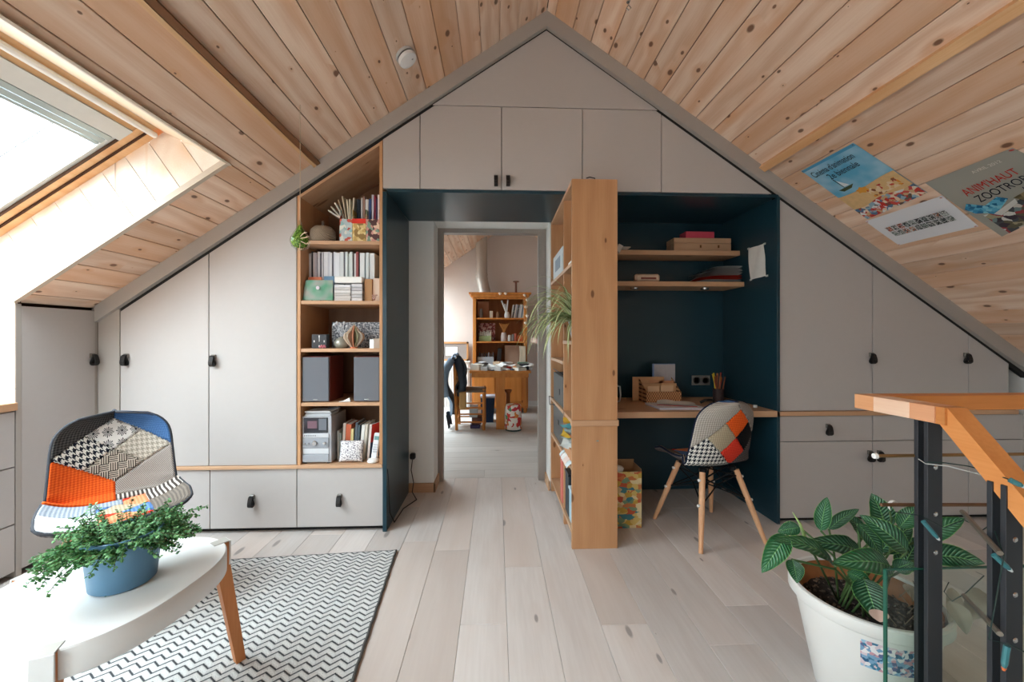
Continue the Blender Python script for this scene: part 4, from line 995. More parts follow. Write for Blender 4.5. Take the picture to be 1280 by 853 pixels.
# --- second shelf
xs = 383.5; k = 0; wd = [2.4, 3.2, 1.4, 3.0, 2.6, 3.4, 1.6, 2.0, 5.6, 2.4, 2.8, 1.2, 2.6, 5.8, 4.6, 1.8, 3.0, 2.4, 3.4, 1.4, 2.6, 3.0, 1.6, 5.8, 3.8, 2.2, 4.8]
PW = [(222,214,212), (206,198,198), (60,56,60), (214,204,206), (196,188,198), (224,222,226), (98,98,110), (214,212,220), (226,228,234), (206,208,218), (226,226,230), (90,90,104), (216,220,226), (228,232,238), (220,226,230), (100,104,116), (214,222,222), (206,216,214), (214,222,220), (70,66,74), (206,206,206), (160,84,84), (40,40,44), (226,232,234), (216,224,226), (206,214,216), (222,226,226)]
wl = ['white', 'cream', 'black', 'pale pink', 'lilac grey']
for w, c in zip(wd, PW):
    if xs+w > 474.8: break
    if 454.5 < xs < 457: xs = 457.4
    x0, x1 = fx(xs, 2.55), fx(xs+w, 2.55); ty = 316 + (1.2*math.sin(xs*.9)); zt = fz(430, ty, 2.55)
    book((x0+x1)/2, 2.55+.004*math.sin(xs), S2, x1-x0-.0008, zt-S2, .20, c, ('wide ' if w > 4 else 'thin ' if w < 2 else '')+lab(c)+' spine on the second bookcase shelf, '+ORD[k]+' from the left', 'periodicals on the second shelf', 'book'); xs += w+.12; k += 1
def flat(name, pts_px, Y, mt, label, cat, th=.004, lean=.03, z=None, parts=None):
    # a card leaning back against what stands behind it, outline from its four corners
    t_ = None
    P = [at(a, b, Y) for a, b in pts_px]; z0 = min(p.z for p in P)
    c = sum(P, Vector())/4; t = thing(name, label, cat, (c.x, Y, z0)); m = MB()
    fr_ = [m.bm.verts.new((p.x, Y+lean*(p.z-z0)/.1*.1*3, p.z)) for p in P]; bk_ = [m.bm.verts.new((p.x, Y+th+lean*(p.z-z0)/.1*.1*3, p.z)) for p in P]
    m.bm.faces.new(fr_); m.bm.faces.new(bk_[::-1])
    for i in range(4): m.bm.faces.new((fr_[i], bk_[i], bk_[(i+1)%4], fr_[(i+1)%4]))
    m.build('card', mt, t); return t
GC = NT('green picture card', .4, .4); v = GC.n('ShaderNodeTexCoord').outputs['Object']; n_ = GC.n('ShaderNodeTexNoise', Vector=v, Scale=14.0, Detail=1.0).outputs[0]
GC.col(GC.ramp(n_, [(.3, (150,150,140)), (.45, (120,150,130)), (.6, (70,140,104)), (.7, (186,180,166))]))
flat('book', [(378, 375.6), (416, 375.6), (415, 350), (381, 350)], 2.465, GC.m, 'green picture book leaning at the left end of the second bookcase shelf', 'book', .006)
g = at(397, 360, 2.462); m = MB(); m.lathe([(0, 0), (.011, 0), (.011, .001), (0, .001)], (g.x, 2.464, g.z), 16, Matrix.Rotation(PI/2, 4, 'X') @ Matrix.Scale(1, 4)); m.bm.verts.ensure_lookup_table()
one(m, 'sticker', plain((206,196,206), .5), 'small round pale sticker on the green picture book', 'sticker')
flat('book', [(383, 375), (402, 375), (401, 346), (384, 346)], 2.50, plain((214,122,86), .6), 'orange booklet behind the green picture book on the second bookcase shelf', 'book', .006)
flat('book', [(403, 375), (417, 375), (416.5, 345), (404, 345)], 2.51, plain((110,146,176), .6), 'light blue booklet between the green book and the white paper stack', 'book', .006)
x0, x1 = fx(417.5, 2.47), fx(452.5, 2.47); xm = fx(438, 2.47); zz = S2+.001
for k in range(6):
    hh = .0165; c = [(206,200,196), (214,208,204), (196,190,186), (222,220,218), (200,196,194), (228,230,232)][k]; e1 = xm+.002*math.sin(k*2.)
    t = thing('periodical', 'white periodical lying flat in the wide stack, '+ORD[k]+' from the bottom', 'periodical', ((x0+e1)/2, 2.48, zz), 0, 'flat stack of periodicals'); m = MB(); m.box(x0+.001*(k%2), e1, 2.47+.003*(k%2), 2.53, zz, zz+hh-.001, bev=.0012); m.build('pages', plain(c, .7, noise=.05, sc=90), t); zz += hh
x2 = xm+.006
for k in range(5):
    t = thing('periodical', 'periodical in the narrow stack beside the brown folder, '+ORD[k]+' from the bottom', 'periodical', ((x2+x1)/2, 2.48, S2+.0005+k*.0215), 0, 'narrow stack of periodicals'); m = MB(); m.box(x2, x1, 2.472, 2.53, S2+.0005+k*.0215, S2+.020+k*.0215, bev=.001); m.build('pages', plain([(222,220,220), (190,188,190), (210,208,208), (186,184,188), (206,206,210)][k], .7, noise=.05, sc=90), t)
m = MB(); m.box(x0, x1-.002, 2.475, 2.54, S2+.112, S2+.150, bev=.003); one(m, 'paper_stack', PAPER, 'loose white papers lying on top of the stack on the second bookcase shelf', 'paper')
m = MB(); m.box(fx(455.5, 2.49), fx(465, 2.49), 2.49, 2.53, S2+.0005, fz(460, 349, 2.49), bev=.001); one(m, 'folder', plain((178,132,88), .6), 'brown cardboard folder beside the white stack on the second bookcase shelf', 'folder')
m = MB(); m.box(fx(466, 2.5), fx(474.5, 2.5), 2.50, 2.53, S2+.0005, fz(470, 348, 2.5), bev=.001); one(m, 'folder', plain((222,198,178), .6), 'cream folder at the right end of the second bookcase shelf', 'folder')
q = at(468, 374, 2.47); t = thing('dried_flower', 'small dried pink flower sprig lying at the right end of the second shelf', 'flower', (q.x, 2.47, S2))
for k in range(9):
    a = k*.7; p = Vector((q.x+.022*math.cos(a)*(k/9), 2.472+.006*math.sin(a), S2+.012+.012*(k % 3))); m = MB(); m.lathe([(0, -.005), (.006, 0), (.003, .006), (0, .005)], p, 7, Matrix.Rotation(a, 4, 'X') @ Matrix.Rotation(a*2, 4, 'Y'), cap=False); m.build('petal', plain((206,168,156), .7), t)
# --- third shelf
x0, x1 = fx(389.5, 2.47), fx(408.5, 2.47); t = thing('desk_clock', 'small square black clock on the third bookcase shelf', 'clock', ((x0+x1)/2, 2.48, S3))
m = MB(); m.box(x0, x1, 2.47, 2.51, S3+.0005, fz(400, 418, 2.47), bev=.002); m.build('body', plain((44,46,52), .35), t)
zc_ = (S3+fz(400, 418, 2.47))/2
for a in (0, PI/2, PI, 3*PI/2):
    m = MB(); c = Vector(((x0+x1)/2+.030*math.cos(a), 2.4690, zc_+.030*math.sin(a))); m.box(c.x-.003, c.x+.003, c.y, c.y+.001, c.z-.006, c.z+.006); m.build('hour_mark', WHITE, t)
m = MB(); m.box((x0+x1)/2-.001, (x0+x1)/2+.002, 2.4688, 2.4698, zc_-.002, zc_+.024); m.build('clock_hand', WHITE, t)
q = at(403, 435, 2.455); t = thing('dried_flower', 'tiny pink dried blossom in front of the black clock', 'flower', (q.x, 2.458, S3))
for k in range(7): m = MB(); m.lathe([(0, -.005), (.007, 0), (.003, .006), (0, .005)], (q.x-.015+.005*k, 2.457, S3+.008+.004*(k%3)), 7, Matrix.Rotation(k, 4, 'X'), cap=False); m.build('petal', plain((206,120,130), .7), t)
SP = NT('speckled board', .5, .3); v = SP.n('ShaderNodeTexCoord').outputs['Object']; n_ = SP.n('ShaderNodeTexNoise', Vector=v, Scale=90.0, Detail=4.0).outputs[0]; SP.col(SP.ramp(n_, [(.38, (60,64,72)), (.5, (130,132,138)), (.62, (196,196,198))]))
flat('picture', [(415, 435.6), (474.5, 435.6), (474.5, 403), (415, 403)], 2.60, SP.m, 'grey speckled picture panel standing behind the ornaments on the third bookcase shelf', 'picture', .008, .0)
q = at(427.5, 435, 2.52); t = thing('glass_vase', 'round ribbed glass vase holding white feathery flowers on the third bookcase shelf', 'vase', (q.x, 2.52, S3))
m = MB(); m.lathe([(0, 0), (.032, .001), (.044, .018), (.046, .036), (.036, .056), (.016, .066), (.012, .072), (.010, .072), (.013, .064), (.033, .054), (.043, .036), (.041, .02), (.03, .004), (0, .004)], (q.x, 2.52, S3+.0005), 28, cap=False); m.build('bowl', plain((150,150,140), .12, .2, spec=.9, noise=.2), t, smooth=True)
for (a, b) in ((418, 406), (421, 404), (426, 407), (430, 404), (424, 412), (434, 408)):
    p = at(a, b, 2.52); m = MB(); m.tube([(q.x, 2.52, S3+.06), p], [.001, .002], 4); m.lathe([(0, -.012), (.008, -.004), (.007, .006), (0, .012)], p, 7, cap=False); m.build('blossom', plain((206,206,210), .7), t)
q = at(442.5, 436, 2.50); t = thing('fan_ornament', 'bulbous paper-fan ornament with peach and green segments and a pointed finial', 'ornament', (q.x, 2.50, S3))
pf_ = [(0, .004), (.018, .006), (.040, .030), (.062, .062), (.058, .088), (.034, .106), (.020, .128), (.006, .140), (0, .142)]
for k in range(12):
    a = 2*PI*k/12+.2; m = MB(); R = Matrix.Translation((q.x, 2.50, S3)) @ Matrix.Rotation(a, 4, 'Z')
    m.prism([(r*1.0, z) for r, z in pf_], -.0035, .0035, M=R); m.build('segment', plain([(206,170,140), (224,206,186), (176,160,140), (196,130,100), (150,150,120), (232,222,210)][k % 6], .6), t)
m = MB(); m.lathe([(0, -.002), (.006, 0), (.008, .006), (.005, .012), (0, .014)], (q.x, 2.50, S3+.142), 12, cap=False); m.build('finial', plain((150,146,136), .4), t)
m = MB(); m.lathe([(0, 0), (.024, 0), (.020, .008), (0, .010)], (q.x, 2.50, S3+.0005), 12, cap=False); m.build('foot', plain((214,120,80), .5), t)
m = MB(); a, b, c = fx(462, 2.47), fx(468, 2.47), fx(474.3, 2.47)
m.prism([(a, 2.47), (b, 2.455), (b+.002, 2.457), (a, 2.474)], S3+.0005, S3+.055, 'Z'); m.prism([(b, 2.455), (c, 2.48), (c, 2.484), (b+.002, 2.457)], S3+.0005, S3+.060, 'Z'); one(m, 'folded_card', PAPER, 'folded white card standing at the right end of the third bookcase shelf', 'card')
# --- speakers
for k, (a, b) in enumerate(((377, 411.5), (441.5, 474.8))):
    x0, x1 = fx(a, 2.455), fx(b, 2.455); z1 = fz(400, 446, 2.455); t = thing('loudspeaker', ['grey-fronted bookshelf loudspeaker above the stereo, left one of the pair', 'grey-fronted bookshelf loudspeaker at the right end of the fourth shelf'][k], 'loudspeaker', ((x0+x1)/2, 2.55, S4), 0, 'pair of loudspeakers')
    m = MB(); m.box(x0, x1, 2.47, 2.68, S4+.001, z1, bev=.002); m.build('cabinet', plain((104,40,30), .4, noise=.1), t)
    m = MB(); m.box(x0+.003, x1-.003, 2.455, 2.469, S4+.006, z1-.004, bev=.003); g_ = m.build('grille', F('knit', (98,100,106), (130,132,138), .6), t)
    m = MB(); m.box((x0+x1)/2-.014, (x0+x1)/2+.014, 2.4535, 2.455, S4+.014, S4+.020); m.build('name_badge', CHROME, g_)
q = at(432, 502, 2.47); m = MB(); m.prism([(q.x-.035, 2.46), (q.x+.03, 2.465), (q.x+.012, 2.53), (q.x-.02, 2.53)], S4+.001, S4+.004, 'Z'); m.prism([(q.x-.02, S4+.004), (q.x+.02, S4+.004), (q.x+.016, S4+.022)], 2.49, 2.492); one(m, 'paper_scrap', PAPER, 'crumpled white paper scrap lying between the two loudspeakers', 'paper')
# --- stereo
x0, x1 = fx(376.5, 2.455), fx(413.5, 2.455); z0 = S5+.006; z1 = fz(395, 521, 2.455)
t = thing('mini_stereo', 'silver mini stereo with dark display window on the lowest bookcase shelf', 'stereo', ((x0+x1)/2, 2.55, S5))
SIL = plain((186,188,194), .35, .5); m = MB(); m.box(x0, x1, 2.465, 2.70, z0, z1, bev=.003); m.build('case', SIL, t)
H = z1-z0; w = x1-x0
def fp(n, a, b, c, d, mt, y=.008, bev=.001): m = MB(); m.box(x0+w*a, x0+w*b, 2.465-y, 2.4655, z0+H*c, z0+H*d, bev=bev); return m.build(n, mt, t)
fp('display_window', .07, .88, .64, .97, plain((34,36,46), .15, spec=.8, noise=.2, sc=60), .004)
fp('display', .20, .52, .74, .90, plain((120,90,100), .3), .0055, 0); fp('cassette_window', .58, .84, .70, .95, plain((110,114,122), .2), .006, .001)
fp('button_strip', .05, .92, .55, .63, plain((212,214,218), .35, .3), .007); fp('control_panel', .05, .92, .33, .53, plain((170,174,182), .35, .5), .009)
fp('tape_deck', .05, .92, .20, .31, plain((214,216,220), .35, .3), .007); fp('disc_tray', .05, .92, .03, .18, plain((176,180,188), .35, .5), .010)
for (u, v, r) in ((.46, .43, .015), (.80, .43, .009), (.13, .42, .005), (.26, .42, .005)):
    m = MB(); m.lathe([(0, .014), (r*.8, .014), (r, .010), (r*1.05, 0)], (x0+w*u, 2.456, z0+H*v), 16, Matrix.Rotation(PI/2, 4, 'X'), cap=False); m.build('knob', CHROME, t)
for k in range(6): m = MB(); m.box(x0+w*(.10+.07*k), x0+w*(.13+.07*k), 2.4565, 2.458, z0+H*.575, z0+H*.60); m.build('button', plain((90,92,98), .4), t)
for s in (.1, .88): m = MB(); m.box(x0+w*s-.008, x0+w*s+.008, 2.47, 2.49, S5+.0005, S5+.006); m.build('foot', BLACK, t)
for k, (dy, dx, c) in enumerate(((0, 0, (206,208,212)), (.003, .004, (170,172,176)), (0.001, -.002, (214,214,216)))):
    m = MB(); m.box(x0+.012+dx, x1-.010+dx, 2.475+dy, 2.60+dy, z1+.001+k*.0095, z1+.009+k*.0095, bev=.001); tag(m.build('disc_case', plain(c, .25), None, loc=(x0+.06, 2.53, z1+.001+k*.0095)), ['lowest flat disc case lying on the silver stereo', 'middle flat disc case lying on the silver stereo', 'topmost flat disc case lying on the silver stereo'][k], 'disc case', 'disc cases on the stereo')
m = MB(); R = Matrix.Translation((x1-.012, 2.53, z1+.038)) @ Matrix.Rotation(-.5, 4, 'Z') @ Matrix.Rotation(-.18, 4, 'Y'); m.box(-.045, .045, -.012, .012, -.006, .006, R, bev=.003); one(m, 'remote_control', plain((84,86,92), .4), 'dark grey remote control lying across the disc cases', 'remote control')
# --- books right of the stereo
bl = [(421.5, 423.8, 538, (186,186,182), 0), (424.2, 426.6, 541, (160,168,160), 0), (426.8, 430, 529, (206,190,178), .05), (430.6, 437, 530, (196,100,66), .05), (437.5, 441, 536, (214,200,140), .02), (441.4, 444, 528, (86,96,104), .07), (444.4, 447.2, 531, (70,84,90), .07), (448.6, 452.4, 531, (222,220,214), .09), (453.0, 456.0, 530, (206,196,180), .09)]
bn = ['grey thin book beside the stereo', 'pale green book beside the stereo', 'beige book behind the small sachet', 'orange toned book behind the small sachet', 'pale yellow book behind the small sachet', 'slate grey book behind the small sachet', 'dark teal book behind the small sachet', 'broad white book behind the small sachet', 'cream book leaning against the red one']
for (a, b, ty, c, ln), nme in zip(bl, bn):
    A, B = at(a, 578, 2.53), at(b, 578, 2.53); zt = fz(440, ty, 2.53); book((A.x+B.x)/2, 2.53, S5+.002, B.x-A.x, zt-S5-.004, .15, c, nme+' on the lowest shelf', 'books on the lowest shelf', lean=ln)
t = thing('book', 'red and dark blue picture book leaning at the right on the lowest bookcase shelf', 'book', (fx(459, 2.5), 2.52, S5+.002)); t.rotation_euler = (0, .10, -.35)
m = MB(); m.box(-.006, .006, 0, .15, 0, .222); m.build('pages', PAPER, t, local=True)
m = MB(); m.box(.006, .008, -.002, .152, 0, .11); m.build('lower_cover', plain((46,70,100), .5, noise=.2, sc=40), t, local=True); m = MB(); m.box(.006, .008, -.002, .152, .11, .224); m.build('upper_cover', plain((206,54,52), .5, noise=.2, sc=60), t, local=True)
m = MB(); m.box(-.008, .008, -.004, -.001, 0, .224); m.build('spine', plain((206,190,182), .6), t, local=True)
# sachet cushion
A, B = at(421.5, 578, 2.455), at(452, 578, 2.455); cx_, hw_ = (A.x+B.x)/2, (B.x-A.x)/2; hh_ = .064; t = thing('sachet', 'small white printed sachet cushion in front of the books on the lowest shelf', 'cushion', (cx_, 2.46, S5+.002))
m = MB()
def cush(s):
    def f(u, v):
        a, b = u*2-1, v*2-1; ed = (1-abs(a)**3)*(1-abs(b)**3); pinch = 1-.08*(1-abs(b)**2)*0-.0
        return Vector((cx_+a*hw_*(1-.07*(1-b*b)), 2.475+v*.03 - s*.022*max(0, ed)**.6, S5+.004+hh_+b*hh_*(1-.07*(1-a*a))))
    return f
m.grid(cush(1), 14, 14); m.grid(cush(-1), 14, 14); bmesh.ops.remove_doubles(m.bm, verts=m.bm.verts, dist=.0004)
SC = NT('printed cotton', .9, .1); v = SC.n('ShaderNodeTexCoord').outputs['Object']; n_ = SC.n('ShaderNodeTexNoise', Vector=v, Scale=130.0, Detail=3.0).outputs[0]; SC.col(SC.ramp(n_, [(.42, (110,104,116)), (.47, (226,222,222))])); m.build('cover', SC.m, t, smooth=True)
# cordless phone
q = at(466.5, 575, 2.475); t = thing('cordless_phone', 'white cordless phone upright in its cradle at the right end of the lowest shelf', 'phone', (q.x, 2.48, S5))
m = MB(); m.lathe([(0, 0), (.034, 0), (.036, .006), (.030, .016), (.016, .022), (0, .022)], (q.x-.004, 2.49, S5+.001), 20, Matrix.Diagonal((1, 1.2, 1, 1)), cap=False); m.build('cradle', WHITE, t, smooth=True)
R = Matrix.Translation((q.x, 2.495, S5+.016)) @ Matrix.Rotation(-.14, 4, 'X') @ Matrix.Rotation(.10, 4, 'Y'); m = MB(); m.box(-.019, .019, -.010, .010, 0, .158, R, bev=.006); hs_ = m.build('handset', plain((220,222,226), .4), t)
m = MB(); m.box(-.014, .014, -.0108, -.0098, .115, .138, R); m.build('screen', plain((110,150,150), .2), hs_)
for i in range(4):
    m = MB()
    for j in range(3): m.box(-.013+.010*j, -.006+.010*j, -.0112, -.0098, .04+.014*i, .048+.014*i, R)
    tag(m.build('keys', plain((180,182,188), .5), hs_), kind='stuff')
# =============== shelf unit contents ===============
q = at(712, 424, 2.36)
t = thing('spider_plant', 'spider plant with long arching striped leaves spilling from the oak shelf unit', 'potted plant', (.50, 2.36, 1.15))
m = MB(); m.lathe([(0, 0), (.045, .001), (.062, .10), (.066, .105), (.064, .112), (.056, .11), (.05, .10), (0, .098)], (.495, 2.36, 1.151), 28, cap=False); m.build('pot', plain((206,212,220), .35), t, smooth='auto')
ST = NT('striped leaf', .5, .3); s = ST.n('ShaderNodeSeparateXYZ', i0=ST.n('ShaderNodeTexCoord').outputs['UV']); c_ = ST.math('ABSOLUTE', ST.math('SUBTRACT', s.outputs[0], .5)); ST.col(ST.mix(ST.math('LESS_THAN', c_, .24), ST.mix(ST.rnd(), lin((110,142,80)), lin((160,180,112))), lin((226,226,186))))
r2 = random.Random(4)
def strap(base, d0, L, w, droop, parent, mt, name='leaf'):
    p = Vector(base); d = Vector(d0).normalized(); n = 16; P_ = [p.copy()]
    for i in range(n):
        d = (d+Vector((0, 0, -droop*(.35+i/n)))).normalized(); p = p+d*(L/n)
        if p.x > .405 and abs(p.z-1.15) < .5 and p.y < PY0+.03: p.y = PY0+.035
        P_.append(p.copy())
    m = MB()
    def f(u, v):
        i = min(int(v*n), n-1); a = P_[i].lerp(P_[i+1], v*n-i); dd = (P_[i+1]-P_[i]).normalized(); s_ = dd.cross(Vector((0, 0, 1)))
        if s_.length < .05: s_ = Vector((0, 1, 0))
        s_.normalize(); up = s_.cross(dd); ww = w*(1-v**2.2)*(.6+.4*min(1, v*6)); return a+s_*(u-.5)*2*ww+up*abs(u-.5)*ww*.8
    m.grid(f, 2, n); return m.build(name, mt, parent, smooth=True, fixn=False)
for k in range(110):
    th = PI+r2.gauss(0, .75); el = r2.uniform(.25, 1.25); L = r2.uniform(.26, .50)
    strap((.475+r2.uniform(-.02, .02), 2.36+r2.uniform(-.03, .03), 1.26), (math.cos(th)*math.cos(el), math.sin(th)*math.cos(el), math.sin(el)), L, r2.uniform(.005, .008), r2.uniform(.13, .27), t, ST.m)
for k in range(7): strap((.49, 2.36+.01*k-.03, 1.26), (r2.uniform(-.25, .0), r2.uniform(-.1, .1), 1), r2.uniform(.16, .28), .005, .03, t, ST.m)
m = MB(); A = Vector((.475, 2.37, 1.27)); pts_ = [A, Vector((.38, 2.34, 1.36)), Vector((.30, 2.33, 1.34)), Vector((.24, 2.33, 1.24)), Vector((.222, 2.33, 1.16))]; m.tube(pts_, .0018, 5); m.build('runner', plain((214,196,150), .6), t)
for q in (pts_[-1],): m = MB(); m.grid(lambda u, v: q+Vector((.02*(u-.5)*2, .004*math.sin(u*6), -.03*v+.01*math.sin(u*3))), 4, 4); m.build('plantlet', plain((224,196,190), .6), t, smooth=True)
def unit_box(px0, px1, pyt, z0, Y0_, Y1_, mt, name, label, cat, x1=None, parts=None):
    x0 = PX0+.012; x1 = x1 or PX1-.03; zt = fz((px0+px1)/2, pyt, Y0_); t = thing(name, label, cat, ((x0+x1)/2, (Y0_+Y1_)/2, z0)); m = MB(); m.box(x0, x1, Y0_, Y1_, z0+.001, zt, bev=.003); m.build('box_body', mt, t); return t, x0, x1, zt
MET = plain((78,82,84), .35, .6)
t, a, b, zt = unit_box(690, 704, 472, 0.712, 2.56, 2.98, plain((70,72,72), .5, .2), 'radio', 'dark grey radio box in the oak shelf unit, level with the desk', 'radio')
m = MB(); m.lathe([(0, .003), (.02, .003), (.022, 0)], (a-.001, 2.70, .80), 14, Matrix.Rotation(-PI/2, 4, 'Y'), cap=False); m.build('dial', BLACK, t); m = MB(); m.tube([(a+.03, 2.6, zt), (a-.02, 2.64, zt+.03), (a-.02, 2.85, zt+.035), (a+.03, 2.9, zt)], .003, 6); m.build('carry_handle', BLACK, t)
t, a, b, zt = unit_box(690, 712, 518, .45, 2.53, 2.99, MET, 'metal_box', 'grey metal box below the radio in the oak shelf unit', 'box', parts=1)
m = MB(); m.box(a-.003, a+.001, 2.72, 2.76, .57, .60); m.build('latch', BLACK, t); m = MB(); m.box(a-.002, b+.002, 2.528, 2.992, zt-.02, zt+.002); m.build('lid', plain((92,98,100), .4, .5), t)
m = MB(); m.tube([(PX0-.002, 2.9, .73), (PX0-.03, 2.92, .74), (PX0-.035, 2.85, .69), (PX0-.01, 2.78, .70)], .003, 6); one(m, 'cable_loop', BLACK, 'black cable loop hanging over the shelf edge beside the radio', 'cable')
bk_ = [((PX0+.02, 2.215), (.085, .17), .452, .13, (196,148,110), 'brown cardboard tray of papers in the oak shelf unit', 'tray')]
t = thing('paper_tray', 'heap of coloured papers and cloth in a cardboard tray in the oak shelf unit', 'tray', (.5, 2.36, .451)); m = MB(); m.box(PX0+.004, PX1-.03, 2.225, 2.47, .4505, .53, bev=.002); m.build('tray_body', plain((196,142,100), .7), t)
r3 = random.Random(9)
for k in range(18):
    c = [(232,232,226), (226,226,222), (90,160,170), (222,178,60), (214,214,214), (200,130,90), (196,220,222)][k % 7]; m = MB(); R = Matrix.Translation((PX0+.05+r3.uniform(-.03, .09), 2.34+r3.uniform(-.09, .09), .535+.0072*k)) @ Matrix.Rotation(r3.uniform(0, 3), 4, 'Z') @ Matrix.Rotation(r3.uniform(-.25, .25), 4, 'X')
    m.grid(lambda u, v: R @ Vector(((u-.5)*.12, (v-.5)*.10, .010*math.sin(u*7+k)*math.cos(v*5+k))), 6, 6); m.build('sheet', plain(c, .7), t, smooth=True)
for k in range(6): m = MB(); a_ = r3.uniform(2.23, 2.46); m.grid(lambda u, v: Vector((PX0+.01-.035*v, a_+.05*(u-.5)+.01*v, .47-.03*v*v+.006*math.sin(u*9+k))), 5, 5); m.build('hanging_sheet', plain([(232,230,228), (214,226,230), (230,210,200)][k % 3], .7), t, smooth=True)
m = MB(); m.box(PX0+.008, PX0+.10, 2.56, 2.64, .101, .40, bev=.002); one(m, 'binder', plain((206,110,96), .6), 'salmon red binder at the bottom of the oak shelf unit', 'binder')
t = thing('storage_box', 'black storage box at the bottom of the oak shelf unit', 'box', (.5, 2.4, .101)); m = MB(); m.box(PX0+.012, PX1-.03, 2.36, 2.475, .101, .34, bev=.003); m.build('box_body', plain((36,46,52), .5), t); m = MB(); m.box(PX0+.008, PX1-.028, 2.355, 2.48, .34, .356, bev=.002); m.build('lid', plain((28,34,40), .5), t)
t = thing('storage_box', 'light blue storage box at the bottom front of the oak shelf unit', 'box', (.5, 2.28, .101)); m = MB(); m.box(PX0+.012, PX1-.03, 2.222, 2.345, .101, .28, bev=.003); m.build('box_body', plain((170,200,214), .5), t); m = MB(); m.box(PX0+.008, PX1-.028, 2.218, 2.35, .28, .296, bev=.002); m.build('lid', plain((196,216,224), .5), t)
m = MB(); m.box(PX0+.01, PX0+.018, 2.56, 2.98, 1.589, 1.76); t = thing('picture_card', 'pale blue picture card standing on the upper shelf of the oak unit', 'picture', (PX0+.014, 2.77, 1.589)); m.build('card', plain((196,208,214), .5), t)
m = MB(); m.box(PX0+.0085, PX0+.0098, 2.66, 2.88, 1.64, 1.72); m.build('printed_patch', plain((120,140,160), .5), t)
m = MB(); m.box(PX0+.03, PX0+.04, 2.25, 2.47, 1.589, 1.63); one(m, 'envelope', PAPER, 'white envelope standing on the upper shelf of the oak unit', 'envelope')
m = MB(); m.tube([(.50, 2.195, PZ+.006), (.52, 2.2, PZ+.014), (.55, 2.21, PZ+.012), (.56, 2.25, PZ+.006), (.50, 2.26, PZ+.006)], .003, 6); one(m, 'cable_end', BLACK, 'short dark cable lying on top of the oak shelf unit', 'cable')
# =============== niche contents ===============
Yb = 2.86
x0, x1 = fx(850, Yb), fx(914, Yb); z1 = fz(860, 297.5, Yb); t = thing('wooden_box', 'flat honey-coloured wooden box on the upper niche shelf', 'box', ((x0+x1)/2, 2.9, ZN1))
m = MB(); m.box(x0-.045, x1, Yb, 2.99, ZN1+.001, ZN1+(z1-ZN1)*.62, bev=.002); m.build('box_body', oakx, t); m = MB(); m.box(x0-.045, x1, Yb-.001, 2.99, ZN1+(z1-ZN1)*.64, z1, bev=.002); m.build('lid', oakx, t)
for s in (.4, .75): m = MB(); m.box(x0+(x1-x0)*s-.006, x0+(x1-x0)*s+.006, Yb-.003, Yb-.001, ZN1+.03, ZN1+.05); m.build('clasp', plain((120,80,40), .4, .6), t)
m = MB(); m.box(fx(858, Yb), fx(894, Yb), 2.87, 2.97, z1+.001, fz(870, 289, Yb), bev=.002); one(m, 'small_box', plain((206,74,92), .5), 'small raspberry pink box on top of the wooden box in the niche', 'box')
q = at(776, 322, 2.79); m = MB(); R = Matrix.Translation((q.x+.012, 2.80, ZN1+.003)) @ Matrix.Rotation(.0, 4, 'Y'); m.box(-.02, .045, -.05, .03, 0, .006, R); m.box(-.045, -.012, -.055, .0, -.05, .004, Matrix.Translation((q.x+.012, 2.80, ZN1+.003)) @ Matrix.Rotation(.5, 4, 'Y')); one(m, 'paper_tag', plain((214,206,196), .6), 'creased paper tag hanging over the left end of the upper niche shelf', 'paper')
x0, x1 = fx(793, 2.80), fx(824, 2.80); t = thing('wooden_toy', 'small rounded cream toy block on the lower niche shelf', 'toy', ((x0+x1)/2, 2.80, ZN2)); m = MB(); m.box(x0, x1, 2.78, 2.83, ZN2+.001, fz(808, 343, 2.8), bev=.012); m.build('block', plain((206,180,158), .6, noise=.2, sc=60), t); m = MB(); m.box(x0+.04, x1-.03, 2.777, 2.781, ZN2+.018, ZN2+.030); m.build('slot', plain((120,50,36), .6), t)
r4 = random.Random(6)
for k in range(9):
    a = .012*k; c = (232, 230, 228) if k not in (2, 3) else (226, 72, 48); R = Matrix.Translation((fx(896, 2.84), 2.87, ZN2+.0015+.0118*k)) @ Matrix.Rotation(r4.uniform(-.25, .25), 4, 'Z') @ Matrix.Rotation(-.01*k, 4, 'Y')
    m = MB(); m.grid(lambda u, v: R @ Vector(((u-.5)*.30 + (.0 if k < 4 else .0), (v-.5)*.20, .004+.012*math.sin(PI*u)*(k/9)-(0.02*(.35-u)/.35*(k/9) if u < .35 else 0))), 12, 2)
    m.grid(lambda u, v: R @ Vector(((u-.5)*.30, (v-.5)*.20, -.001+.012*math.sin(PI*u)*(k/9)-(0.02*(.35-u)/.35*(k/9) if u < .35 else 0))), 12, 2)
    one(m, 'document', plain(c, .7), ('red folder' if k in (2, 3) else 'white booklet')+' in the curled paper stack on the lower niche shelf, '+ORD[k]+' from the bottom', 'paper', 'curled papers on the lower niche shelf', base=(fx(896, 2.84), 2.87, ZN2+.0118*k))
